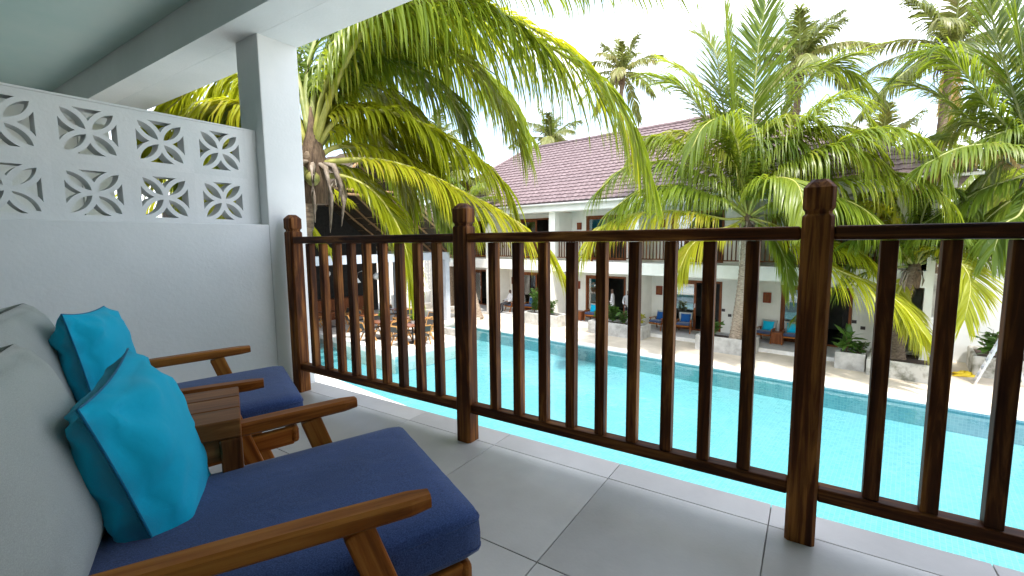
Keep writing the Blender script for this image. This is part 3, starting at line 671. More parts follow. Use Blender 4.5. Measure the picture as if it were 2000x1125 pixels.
# planters
def planter(label, n0, n1, s0, s1, top, mat, rnd=.012):
    p = site('planter', label, 'planter', 'concrete planters')
    w = .11
    bx('front_wall', (n0, s0, GZ-.05), (n0+w, s1, top), mat, p, rnd); bx('back_wall', (n1-w, s0, GZ-.05), (n1, s1, top-.004), mat, p, rnd)
    bx('side_wall', (n0+w+.001, s0, GZ-.05), (n1-w-.001, s0+w, top-.003), mat, p, rnd); bx('side_wall', (n0+w+.001, s1-w, GZ-.05), (n1-w-.001, s1, top-.002), mat, p, rnd)
    bx('soil', (n0+w+.002, s0+w+.002, GZ), (n1-w-.002, s1-w-.002, top-.10), 'soil', p); return p
planter('pale concrete planter in front of the leafy shrub at far left', 17.5, 18.42, 12.45, 14.7, -2.63, 'concrete')
planter('long pale concrete planter in front of the two standing people', 17.5, 18.42, 8.2, 10.75, -2.63, 'concrete')
planter('square concrete planter around the palm trunk', 17.35, 18.42, 4.0, 5.95, -2.63, 'concrete')
planter('small concrete planter with broad-leaved plants near the villa corner', 17.6, 18.5, .84, 1.62, -2.66, 'concrete')
planter('stained concrete planter under the drooping palm fronds', 17.3, 19.2, -1.08, .80, -2.68, 'concrete_old', .05)
planter('grey concrete planter behind the step ladder against the wall', 19.1, 20.95, -5.2, -1.62, -2.58, 'concrete_old', .08)

def leaf_blade(L, w):
    return [(0, 0, 0), (L*.35, w/2, .02*L), (L*.7, w*.4, -.02*L), (L, 0, -.12*L), (L*.7, -w*.4, -.02*L), (L*.35, -w/2, .02*L)], [(0, 1, 5), (1, 2, 4, 5), (2, 3, 4)]
def bushy(name, label, n, s, z, h, rad, nleaf, L, w, group, stems=5, mat='leaf_p', seed=0, up=.3):
    rg = random.Random(seed+int(n*37+s*101)); x, y = site_xy(n, s)
    t = thing(name, label, 'plant', (x, y, z), rg.uniform(0, 6.28), group)
    SV, SF, V, F = [], [], [], []
    for k in range(stems):
        a = rg.uniform(0, 6.28); lean = rg.uniform(.1, 1)*rad
        top = Vector((math.cos(a)*lean, math.sin(a)*lean, h*rg.uniform(.7, 1)))
        pts = [Vector((0, 0, 0)).lerp(top, q)+Vector((rg.uniform(-.02, .02), rg.uniform(-.02, .02), 0)) for q in (0, .4, .75, 1)]
        v, f = tube_verts(pts, [.012, .01, .007, .004], 5); b0 = len(SV); SV += v; SF += [tuple(i+b0 for i in q) for q in f]
        for i in range(nleaf//stems):
            q = rg.uniform(.2, 1.0); base = Vector((0, 0, 0)).lerp(top, q)
            az = rg.uniform(0, 6.28); el = rg.uniform(-.3, .9)*up*3; sc = rg.uniform(.6, 1.15)
            vb, fb = leaf_blade(L*sc, w*sc); m = Matrix.Translation(base) @ Matrix.Rotation(az, 4, 'Z') @ Matrix.Rotation(-el, 4, 'Y') @ Matrix.Rotation(rg.uniform(-.6, .6), 4, 'X')
            b0 = len(V); V += [m @ Vector(p) for p in vb]; F += [tuple(i+b0 for i in q2) for q2 in fb]
    obj('stem', mesh('stem', SV, SF, 'trunk_shaded'), t); obj('foliage', mesh('foliage', V, F, mat), t); return t
PG = 'plants in the concrete planters'
bushy('leafy_shrub', 'tall leafy shrub rising from the far left planter', 17.95, 14.2, -2.73, 1.35, .40, 420, .20, .10, PG, 9)
bushy('leafy_plant', 'low green plant right of the tall shrub in the far left planter', 17.95, 13.2, -2.73, .75, .35, 160, .20, .10, PG, 6)
bushy('leafy_plant', 'left green plant in the long planter before the standing people', 17.95, 10.4, -2.73, .5, .3, 110, .2, .11, PG, 5)
bushy('leafy_plant', 'tallest green plant in the long planter before the standing people', 17.9, 9.75, -2.73, .85, .3, 180, .22, .13, PG, 5)
bushy('leafy_plant', 'bushy plant in the long planter in front of the white fin wall', 17.95, 9.25, -2.73, .6, .3, 130, .2, .1, PG, 5)
bushy('leafy_plant', 'yellowish small plant at the right end of the long planter', 17.95, 8.5, -2.73, .55, .25, 110, .2, .09, PG, 5, 'leaf_y')
bushy('leafy_plant', 'plant left of the palm trunk in the square planter', 17.8, 5.5, -2.73, .65, .35, 170, .22, .12, PG, 6)
bushy('leafy_plant', 'dark plant right of the palm trunk in the square planter', 17.95, 4.3, -2.73, .75, .32, 200, .22, .13, PG, 6)
bushy('leafy_plant', 'plant with long broad leaves in the small planter', 17.95, 1.35, -2.76, .75, .30, 40, .48, .16, PG, 4, up=.5)
bushy('leafy_plant', 'compact dark green plant right of the broad-leaved one', 18.0, 1.02, -2.76, .5, .25, 170, .16, .10, PG, 6)
bushy('leafy_plant', 'dark green plant behind the step ladder', 19.6, -2.05, -2.68, .9, .4, 110, .30, .15, PG, 6)
bushy('leafy_plant', 'dark green plant at the right picture edge against the wall', 19.6, -3.6, -2.68, .8, .4, 130, .28, .13, PG, 6)

# boundary wall
bw = site('boundary_wall', 'tall plain white boundary wall with a capped top at the right', 'wall')
bx('wall', (21.0, -14, GZ-.05), (21.25, -.78, -.05), 'white', bw); bx('cap', (20.94, -14, -.049), (21.31, -.74, .16), 'white', bw, .006)
ow = site('old_wall', 'low stained white wall in the gap beside the villa', 'wall')
bx('wall', (21.3, -.77, GZ-.05), (21.5, 1.2, -.30), 'white_old', ow, .02); bx('ledge', (20.6, -.75, GZ-.05), (21.29, .6, -1.75), 'white', ow, .02)

# step ladder
lx, ly = site_xy(18.25, -1.62); ld = thing('step_ladder', 'aluminium step ladder standing open on the sand', 'ladder', (lx, ly, GZ), R(-100))
for s in (-1, 1):
    bar('front_rail', (.0, s*.25, 0), (.52, s*.17, 1.62), .025, .055, 'alu', ld, .003, up=(1, 0, 0)); bar('rear_leg', (1.0, s*.27, 0), (.54, s*.18, 1.55), .022, .04, 'alu', ld, .003, up=(1, 0, 0))
for k in range(6):
    t = .14+.14*k; bar('tread', (.52*t, -.25+.08*t, 1.62*t), (.52*t, .25-.08*t, 1.62*t), .085, .025, 'alu', ld, .003)
bar('top_platform', (.55, -.18, 1.45), (.55, .18, 1.45), .16, .02, 'alu', ld, .003)
tube('handle_hoop', [(.52, -.17, 1.6), (.58, -.16, 2.0), (.60, -.08, 2.08), (.60, .08, 2.08), (.58, .16, 2.0), (.52, .17, 1.6)], .014, 'black', ld, 6)
# crumpled yellow tarp
V, F = [], []
for i in range(11):
    for j in range(16):
        th, ph = math.pi*.5*i/10, 2*math.pi*j/16; rr_ = 1+.22*math.sin(3*ph+i)+.15*math.sin(7*ph+2*i)
        V.append((.30*rr_*math.sin(th)*math.cos(ph), .17*rr_*math.sin(th)*math.sin(ph), .13*math.cos(th)*(1+.3*math.sin(5*ph+i*.9))))
for i in range(10):
    for j in range(16): F.append((i*16+j, (i+1)*16+j, (i+1)*16+(j+1) % 16, i*16+(j+1) % 16))
tx, ty = site_xy(19.0, -1.45); tag(obj('yellow_tarp', mesh('yellow_tarp', V, F, 'yellow', True), None, (tx, ty, GZ-.005), (0, 0, R(-70))), 'crumpled yellow tarp on the sand beside the ladder', 'tarp')

# people
def person(label, n, s, face, seated=False, arm=0):
    x, y = site_xy(n, s)
    if not seated:
        J = [((0, 0, .92), .135), ((0, 0, 1.12), .125), ((0, 0, 1.36), .15), ((0, 0, 1.47), .055), ((.02, 0, 1.56), .075), ((.02, 0, 1.68), .085)]
        E_ = [(0, 1), (1, 2), (2, 3), (3, 4), (4, 5)]
        for sd in (1, -1):
            b = len(J); J += [((0, sd*.19, 1.37), .06), ((-.03, sd*.25, 1.10), .045), ((.12+arm*.12, sd*.20, .93+arm*.12), .033), ((.18+arm*.14, sd*.17, .90+arm*.14), .032)]
            E_ += [(2, b), (b, b+1), (b+1, b+2), (b+2, b+3)]
            b = len(J); J += [((0, sd*.10, .84), .092), ((.02, sd*.11, .47), .062), ((-.01, sd*.11, .09), .043), ((.13, sd*.12, .03), .035)]
            E_ += [(0, b), (b, b+1), (b+1, b+2), (b+2, b+3)]
        hip, neck = .90, 1.455
    else:
        J = [((0, 0, .50), .135), ((-.05, 0, .72), .12), ((-.10, 0, .95), .145), ((-.10, 0, 1.06), .055), ((-.07, 0, 1.14), .075), ((-.06, 0, 1.26), .085)]
        E_ = [(0, 1), (1, 2), (2, 3), (3, 4), (4, 5)]
        for sd in (1, -1):
            b = len(J); J += [((-.09, sd*.19, .95), .06), ((.0, sd*.25, .70), .045), ((.22, sd*.24, .62), .033), ((.29, sd*.23, .62), .03)]
            E_ += [(2, b), (b, b+1), (b+1, b+2), (b+2, b+3)]
            b = len(J); J += [((.05, sd*.10, .50), .09), ((.46, sd*.12, .48), .062), ((.50, sd*.12, .09), .043), ((.63, sd*.13, .03), .035)]
            E_ += [(0, b), (b, b+1), (b+1, b+2), (b+2, b+3)]
        hip, neck = .55, 1.05
    me = bpy.data.meshes.new('person'); me.from_pydata([j[0] for j in J], E_, []); o = bpy.data.objects.new('tmp', me); COL.objects.link(o)
    mod = o.modifiers.new('skin', 'SKIN'); sv = me.skin_vertices[0].data
    for i, j in enumerate(J): sv[i].radius = (j[1]*.85, j[1]) if i < 3 else (j[1], j[1])
    sv[0].use_root = True
    sb = o.modifiers.new('sub', 'SUBSURF'); sb.levels = 2; sb.render_levels = 2
    dg = bpy.context.evaluated_depsgraph_get(); m2 = bpy.data.meshes.new_from_object(o.evaluated_get(dg)); bpy.data.objects.remove(o)
    m2.materials.clear()
    for q in ('skin', 'shirt', 'trousers', 'switch'): m2.materials.append(M[q])
    for p in m2.polygons:
        c = p.center; p.use_smooth = True
        hair = c.z > neck+.21 or (c.z > neck+.12 and c.x < (-.02 if not seated else -.09))
        hand = abs(c.y) > .13 and c.x > (.09 if not seated else .2) and hip < c.z < neck-.3
        leg = c.z < hip if not seated else (c.z < .6 and abs(c.y) < .21)
        p.material_index = 3 if hair else 0 if c.z > neck or hand else 2 if leg else 1
    po = obj('person', m2, None, (x, y, FZ), (0, 0, SITE_ROT+face)); return tag(po, label, 'person', 'people on the villa patios')
person('standing person in white shirt and dark trousers left of the dark doorway', 19.55, 10.66, R(110), arm=1)
person('standing person in white shirt beside the white fin wall', 19.45, 9.78, R(-130), arm=.4)
sp = person('seated person in pale shirt in the dark chair at far left', 19.2, 17.0, R(160), True)

# ------------------------------------------------------------------ restaurant terrace and thatched pavilion
ter = structure(obj('restaurant_terrace', None, None, rot=(0, 0, SITE_ROT)))
bx('terrace_floor', (9.47, 13.97, PZ), (12.83, 24, -3.085), 'terrace', ter); bx('terrace_floor', (12.84, 17.0, GZ-.1), (17.0, 30, -3.09), 'terrace', ter); bx('terrace_floor', (2, 24.01, GZ-.1), (12.83, 30, -3.088), 'terrace', ter)
y = 13.9
while y < 23.9: bx('edge_stone', (9.38, y+.003, PZ+.01), (9.76, min(y+.9, 24)-.003, -3.072), 'stone', ter, .006); y += .9
x = 9.77
while x < 12.7: bx('edge_stone', (x+.003, 13.88, PZ+.01), (min(x+.9, 12.86)-.003, 14.22, -3.072), 'stone', ter, .006); x += .9
lw = site('low_wall', 'low grey concrete wall closing the terrace beside the pool channel', 'wall'); bx('wall', (12.86, 14.0, GZ-.3), (13.05, 17.2, -2.80), 'concrete', lw, .01)
pav = site('thatched_pavilion', 'open restaurant pavilion with dark thatched roof and pale beam', 'pavilion')
bx('front_beam', (5.2, 17.70, .05), (15.45, 17.98, .42), 'beamgrey', pav, .006); bx('right_beam', (15.2, 17.99, .05), (15.44, 28.5, .42), 'beamgrey', pav)
bx('beam_soffit', (5.2, 17.985, .10), (15.19, 18.3, .30), 'beamgrey', pav)
for n, s in ((15.30, 17.84), (14.4, 20.9), (5.4, 17.84), (15.3, 28.3)): bx('pillar', (n-.13, s-.13, -3.09), (n+.13, s+.13, .049), 'beamgrey', pav, .006)
# roof: two thatch slopes, ridge away from the pool
AP, AZ, EV, EVZ, S0, S1 = 10.5, 4.7, 15.9, .38, 16.6, 29.5
for sgn in (1, -1):
    V, F = [], []; m_ = 14; q_ = 40; e_n = EV if sgn > 0 else 5.1
    for i in range(m_+1):
        for j in range(q_+1):
            t = i/m_; s = S0+(S1-S0)*j/q_; n = AP+(e_n-AP)*t; z = AZ+(EVZ-AZ)*t-.15*math.sin(t*math.pi)
            V.append((n+rng.normal(0, .02), s+(rng.normal(0, .05) if j in (0, q_) else 0), z+.10+rng.normal(0, .03)))
    k = len(V)
    for i in range(m_+1):
        for j in range(q_+1):
            v = V[i*(q_+1)+j]; V.append((v[0], v[1], v[2]-.22))
    for i in range(m_):
        for j in range(q_):
            a = i*(q_+1)+j; f = (a, a+1, a+q_+2, a+q_+1); F.append(f); F.append(tuple(x_+k for x_ in f[::-1]))
    for i in range(m_): a = i*(q_+1); F.append((a, a+q_+1, a+q_+1+k, a+k))
    for j in range(q_): a = m_*(q_+1)+j; F.append((a, a+1, a+1+k, a+k))
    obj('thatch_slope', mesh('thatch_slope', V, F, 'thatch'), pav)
    for j in range(11):
        s = 16.9+j*1.2; tube('rafter', [(AP, s, AZ-.14), ((AP+e_n)/2, s, (AZ+EVZ)/2-.35), (e_n, s, EVZ-.16)], .055, 'pole', pav, 6)
    for j in range(13):
        t = .06+.075*j; n = AP+(e_n-AP)*t; z = AZ+(EVZ-AZ)*t-.15*math.sin(t*math.pi)-.10
        tube('batten', [(n, 16.7, z), (n, 29, z)], .022, 'pole', pav, 5)
for zz, n0, n1 in ((3.05, 8.4, 12.5), (2.85, 8.1, 12.8)): tube('tie_pole', [(n0, 16.85, zz), (n1, 16.85, zz+.03)], .05, 'pole', pav, 7)
for sgn, e_n in ((1, EV), (-1, 5.1)): tube('barge_pole', [(AP, 16.65, AZ-.05), ((AP+e_n)/2, 16.65, (AZ+EVZ)/2-.3), (e_n, 16.65, EVZ-.08)], .06, 'pole', pav, 7)
FV, FF = [], []
for k in range(900):
    if k < 600:
        sg = 1 if k % 2 else -1; e_n = EV if sg > 0 else 5.1; t = rng.random(); b0 = Vector((AP+(e_n-AP)*t, S0+rng.uniform(-.05, .15), AZ+(EVZ-AZ)*t-.15*math.sin(t*math.pi)+.08))
    else: t = 1; b0 = Vector((EV+rng.uniform(-.05, .05), rng.uniform(S0, S1), EVZ+.05))
    L = rng.uniform(.15, .45); w = rng.uniform(.01, .03); dx = rng.normal(0, .07); k0 = len(FV)
    FV += [b0+Vector((-w, 0, 0)), b0+Vector((w, 0, 0)), b0+Vector((dx, -.05, -L))]; FF.append((k0, k0+1, k0+2))
obj('thatch_fringe', mesh('thatch_fringe', FV, FF, 'thatch_top'), pav)['kind'] = 'stuff'
bx('back_wall', (5, 24.0, -3.09), (15.2, 24.2, 2.9), 'dark', pav); bx('side_wall', (5.0, 18.4, -3.09), (5.15, 28.5, .3), 'dark', pav)  # walls coloured near-black so the pavilion inside looks shaded
obj('gable_blocker', mesh('gable_blocker', [(5.0, 29.3, -.5), (16.0, 29.3, -.5), (16.0, 29.3, .3), (10.5, 29.3, 4.75), (5.0, 29.3, .3)], [(0, 1, 2, 3, 4)], 'thatch'), pav)  # dark end sheet added to keep sky light out of the pavilion
bx('bar_counter', (7.5, 22.6, -3.09), (13.5, 23.2, -2.0), 'door', pav, .01)
sc_ = site('lattice_screen', 'white wall panel pierced with small square holes at the pavilion side', 'screen')
def lattice(n0, n1, s, z0, z1, nx, nz):
    V, F = [], []
    def bxx(a, b, c, d):
        k = len(V); V.extend([(a, s, c), (b, s, c), (b, s, d), (a, s, d), (a, s+.1, c), (b, s+.1, c), (b, s+.1, d), (a, s+.1, d)])
        F.extend([(k, k+1, k+2, k+3), (k+7, k+6, k+5, k+4), (k, k+4, k+5, k+1), (k+1, k+5, k+6, k+2), (k+2, k+6, k+7, k+3), (k+3, k+7, k+4, k)])
    dx, dz = (n1-n0)/nx, (z1-z0)/nz
    for i in range(nx+1): bxx(n0+i*dx-dx*.25, n0+i*dx+dx*.25, z0, z1)
    for j in range(nz+1):
        for i in range(nx): bxx(n0+i*dx+dx*.25, n0+(i+1)*dx-dx*.25, z0+j*dz-dz*.22, z0+j*dz+dz*.22)
    return mesh('lattice', V, F, 'white')
obj('lattice_panel', lattice(16.9, 17.8, 24, -2.2, .2, 5, 10), sc_); obj('lattice_panel', lattice(18.9, 19.7, 24.0, -2.2, .2, 4, 10), sc_); bx('screen_base', (16.2, 24, -3.09), (20.0, 24.15, -2.33), 'white', sc_)
bx('screen_pier', (15.5, 23.9, -3.09), (16.0, 24.15, .04), 'white', sc_)
for n, s, z, lab in ((12.9, 20.4, -.75, 'round white pendant lamp hanging in the pavilion'), (11.3, 22.5, -.6, 'smaller white pendant lamp deep inside the pavilion')):
    x, y = site_xy(n, s); l = thing('pendant_lamp', lab, 'lamp', (x, y, z), 0, 'pendant lamps in the pavilion')
    V, F = tube_verts([(0, 0, -.20), (0, 0, -.17), (0, 0, -.08), (0, 0, .04), (0, 0, .14), (0, 0, .18)], [.04, .13, .20, .19, .09, .03], 14); obj('shade', mesh('shade', V, F, 'bulb', True), l)
    tube('cord', [(0, 0, .18), (0, 0, 2.6)], .006, 'black', l, 5)
x, y = site_xy(11.6, 19.2); al = thing('arc_lamp', 'thin arched metal floor lamp in the pavilion', 'lamp', (x, y, -3.09), SITE_ROT)
tube('arched_pole', [(0, 0, 0), (0, 0, 2.2), (-.05, 0, 2.55), (-.25, 0, 2.72), (-.45, 0, 2.65), (-.5, 0, 2.4)], .014, 'alu', al, 6); V, F = tube_verts([(-.5, 0, 2.4), (-.5, 0, 2.2)], [.04, .16], 12); obj('shade', mesh('shade', V, F, 'bulb'), al); bx('base', (-.15, -.15, 0), (.15, .15, .02), 'black', al)
wl = site('globe_lamp', 'white globe lamp fixed beside the right pavilion pillar', 'lamp'); V, F = tube_verts([(15.62, 17.8, -.12), (15.62, 17.8, -.09), (15.62, 17.8, 0), (15.62, 17.8, .09), (15.62, 17.8, .12)], [.03, .10, .13, .10, .03], 12); obj('globe', mesh('globe', V, F, 'bulb', True), wl); bx('bracket', (15.43, 17.78, -.02), (15.5, 17.82, .02), 'black', wl)

# dining furniture
def dining_chair():
    c = thing('dining_chair', '', 'chair', (0, 0, 0), 0, 'dining chairs on the restaurant terrace')
    for s in (-1, 1):
        bar('leg', (.02, s*.24, .40), (.24, s*.24, 0), .035, .055, 'blond', c, .004, up=(1, 0, 0)); bar('leg', (-.02, s*.24, .42), (-.26, s*.24, 0), .035, .055, 'blond', c, .004, up=(1, 0, 0))
        bar('side_rail', (.26, s*.24, .42), (-.25, s*.24, .38), .03, .05, 'blond', c, .004); bar('back_post', (-.20, s*.21, .40), (-.36, s*.21, .82), .03, .045, 'blond', c, .004, up=(1, 0, 0)); bar('armrest', (.12, s*.24, .62), (-.28, s*.23, .60), .05, .025, 'blond', c, .004)
        bar('arm_support', (.06, s*.24, .42), (.10, s*.24, .61), .03, .03, 'blond', c, .003, up=(1, 0, 0))
    bar('seat', (.25, 0, .43), (-.22, 0, .40), .44, .035, 'cane', c, .006); bar('backrest', (-.27, 0, .56), (-.355, 0, .81), .40, .03, 'cane', c, .006, up=(1, 0, 0))
    bar('top_bar', (-.36, -.21, .82), (-.36, .21, .82), .03, .05, 'blond', c, .004); return c
def dining_table():
    t = thing('dining_table', '', 'table', (0, 0, 0), 0, 'dining tables in the restaurant')
    bar('top', (-.38, 0, .73), (.38, 0, .73), .76, .035, 'tabletop', t, .005); tube('pedestal', [(0, 0, .02), (0, 0, .71)], .035, 'black', t, 10); bx('base_plate', (-.22, -.22, 0), (.22, .22, .02), 'black', t, .004); return t
T0 = dining_table(); C0 = dining_chair(); usedT = usedC = False
tabs = [(10.95, 14.9, 'nearest the terrace corner'), (10.6, 16.6, 'in the second row by the pool edge'), (12.1, 16.3, 'in the second row away from the pool edge'), (11.2, 18.7, 'just under the pavilion beam'), (13.2, 19.0, 'under the beam near the right pillar'), (10.5, 20.8, 'deep in the shade of the pavilion')]
for i, (n, s, where) in enumerate(tabs):
    x, y = site_xy(n, s); t = T0 if i == 0 else copy_tree(T0); t.location = (x, y, -3.084); t.rotation_euler = (0, 0, SITE_ROT); t['label'] = 'dark dining table on black pedestal, ' + where
    for k, (dn, ds, ang, sd) in enumerate(((-.62, 0, 0, 'pool side'), (.62, 0, math.pi, 'building side'), (0, -.62, R(90), 'camera side'), (0, .62, R(-90), 'far side'))):
        if (i, k) in ((3, 1), (5, 2), (4, 0), (5, 3)): continue
        c = copy_tree(C0) if usedC else C0; usedC = True
        xx, yy = site_xy(n+dn, s+ds); c.location = (xx, yy, -3.084); c.rotation_euler = (0, 0, SITE_ROT+ang+rng.uniform(-.2, .2)); c['label'] = 'blond chair, %s of the table %s' % (sd, where)
    if i in (0, 1, 3, 4):
        pl = bushy('potted_plant', 'small green potted plant on the table ' + where, n+.1, s+.1, -2.335, .30, .12, 60, .16, .09, 'potted plants on the dining tables', 4, seed=i)
        V, F = tube_verts([(0, 0, 0), (0, 0, .01), (0, 0, .12)], [.05, .055, .075], 10); obj('pot', mesh('pot', V, F, 'concrete'), pl)
        for ch in pl.children:
            if ch.name.startswith(('stem', 'foliage')): ch.location = (0, 0, .1)

NEAR_FRONDS = [
  ([(3.11, 4.66, 1.97), (3.2, 4.39, 2.6), (3.43, 3.99, 3.34), (3.72, 3.49, 3.79), (4.14, 2.68, 3.85), (4.41, 1.81, 3.65), (4.47, 1.1, 3.3)], 0.62, 0.85, 'm'),
  ([(3.12, 4.65, 2.05), (3.28, 4.48, 2.85), (3.56, 4.19, 3.3), (3.93, 3.78, 3.52), (4.33, 3.23, 3.48), (4.66, 2.62, 3.18), (4.87, 2.1, 2.78), (4.95, 1.74, 2.3), (4.97, 1.53, 1.74)], 0.92, 0.92, 'm'),
  ([(3.13, 4.65, 2.03), (3.35, 4.43, 2.4), (3.7, 4.07, 2.46), (4.02, 3.68, 2.26), (4.26, 3.32, 1.99), (4.41, 3.03, 1.67), (4.46, 2.86, 1.23)], 0.62, 0.8, 'y'),
  ([(3.11, 4.66, 1.83), (3.27, 4.44, 1.89), (3.55, 4.11, 1.9), (3.82, 3.74, 1.78), (4.05, 3.35, 1.56), (4.26, 2.93, 1.31), (4.4, 2.55, 1.02), (4.47, 2.24, 0.6)], 0.6, 0.75, 'y'),
  ([(3.14, 4.64, 1.72), (3.31, 4.42, 1.72), (3.49, 4.18, 1.57), (3.59, 3.98, 1.29), (3.63, 3.83, 0.95), (3.63, 3.72, 0.49)], 0.5, 0.6, 'y'),
  ([(3.15, 4.75, 2.1), (3.35, 4.83, 2.72), (3.69, 4.81, 3.33), (4.13, 4.67, 3.75), (4.68, 4.4, 4.01), (5.21, 4.06, 3.79)], 0.7, 0.8, 'm'),
  ([(3.16, 4.74, 2.1), (3.39, 4.73, 2.65), (3.74, 4.62, 3.07), (4.22, 4.35, 3.16), (4.66, 4.06, 2.91), (4.95, 3.89, 2.43)], 0.6, 0.8, 'm'),
  ([(3.17, 4.74, 2.04), (3.37, 4.72, 2.47), (3.66, 4.63, 2.82), (4.04, 4.44, 2.82), (4.37, 4.26, 2.49), (4.57, 4.19, 1.94)], 0.55, 0.8, 'y'),
  ([(3.16, 4.74, 1.93), (3.33, 4.7, 2.24), (3.6, 4.57, 2.38), (3.86, 4.44, 2.24), (4.07, 4.33, 1.89), (4.19, 4.3, 1.46)], 0.55, 0.8, 'y'),
  ([(3.15, 4.75, 2.1), (3.26, 4.92, 2.88), (3.59, 4.93, 3.73), (4.01, 4.86, 4.41), (4.52, 4.67, 4.77)], 0.6, 0.7, 'g'),
  ([(3.12, 4.77, 2.04), (3.04, 4.99, 2.61), (2.77, 5.3, 2.81), (2.44, 5.61, 2.7), (2.18, 5.87, 2.39), (1.99, 6.08, 1.96)], 0.6, 0.8, 'y'),
  ([(3.11, 4.77, 1.98), (2.88, 4.95, 2.35), (2.52, 5.17, 2.46), (2.2, 5.34, 2.26), (1.95, 5.46, 1.84)], 0.6, 0.85, 'y'),
  ([(3.11, 4.78, 1.93), (2.85, 4.91, 2.12), (2.5, 5.07, 2.08), (2.19, 5.18, 1.79), (2.0, 5.23, 1.28)], 0.6, 0.85, 'y'),
  ([(3.11, 4.77, 1.98), (3.14, 5.2, 2.27), (3.05, 5.68, 2.43), (2.87, 6.19, 2.29), (2.84, 6.62, 1.76)], 0.6, 0.85, 'g'),
  ([(3.14, 4.75, 2.15), (3.2, 5.1, 3.07), (3.07, 5.56, 3.64), (2.76, 6.08, 3.77), (2.49, 6.54, 3.38)], 0.6, 0.8, 'g'),
  ([(3.17, 4.74, 2.04), (3.63, 4.88, 2.73), (4.27, 4.85, 3.4), (5.11, 4.54, 3.67), (5.87, 4.2, 3.39), (6.5, 3.95, 2.72)], 0.7, 0.85, 'm'),
  ([(3.17, 4.74, 1.99), (3.52, 4.76, 2.34), (3.98, 4.67, 2.35), (4.4, 4.59, 2.02), (4.84, 4.46, 1.64), (5.14, 4.45, 1.15)], 0.55, 0.8, 'g'),
  ([(3.12, 4.65, 2.05), (3.37, 4.49, 2.99), (3.81, 4.14, 3.55), (4.31, 3.65, 3.77), (4.78, 3.03, 3.57), (5.11, 2.46, 3.15), (5.31, 2.03, 2.66), (5.41, 1.8, 2.06)], 0.8, 0.9, 'y'),
  ([(3.11, 4.66, 1.97), (3.28, 4.61, 2.38), (3.59, 4.46, 2.57), (3.93, 4.24, 2.4), (4.22, 4.04, 2.07), (4.42, 3.9, 1.58)], 0.6, 0.85, 'y'),
  ([(3.11, 4.66, 1.97), (3.33, 4.56, 2.72), (3.68, 4.35, 3.22), (4.1, 4.03, 3.37), (4.5, 3.67, 3.21), (4.81, 3.33, 2.76), (5.01, 3.12, 2.21)], 0.7, 0.9, 'm'),
  ([(3.11, 4.65, 2.03), (3.2, 4.45, 2.77), (3.39, 4.16, 3.24), (3.67, 3.75, 3.49), (3.99, 3.23, 3.53), (4.21, 2.73, 3.28), (4.32, 2.31, 2.86)], 0.7, 0.9, 'm'),
  ([(3.11, 4.66, 1.86), (3.3, 4.57, 2.05), (3.63, 4.37, 2.1), (4.0, 4.08, 1.98), (4.32, 3.81, 1.69), (4.55, 3.6, 1.25)], 0.55, 0.8, 'y'),
  ([(3.16, 4.74, 1.82), (3.33, 4.72, 1.89), (3.6, 4.61, 1.83), (3.86, 4.49, 1.57), (4.04, 4.44, 1.13)], 0.5, 0.7, 'y'),
  ([(3.15, 4.75, 2.1), (3.27, 4.79, 2.74), (3.5, 4.75, 3.36), (3.85, 4.6, 3.85), (4.32, 4.31, 4.2), (4.82, 3.9, 4.24)], 0.65, 0.85, 'g'),
  ([(3.11, 4.77, 1.98), (3.1, 5.0, 2.46), (2.93, 5.31, 2.58), (2.68, 5.63, 2.41), (2.51, 5.91, 2.02), (2.45, 6.13, 1.51)], 0.6, 0.9, 'g'),
  ([(3.11, 4.78, 1.93), (3.03, 5.03, 2.06), (2.85, 5.34, 2.0), (2.68, 5.62, 1.72), (2.64, 5.83, 1.26)], 0.6, 0.85, 'y'),
]
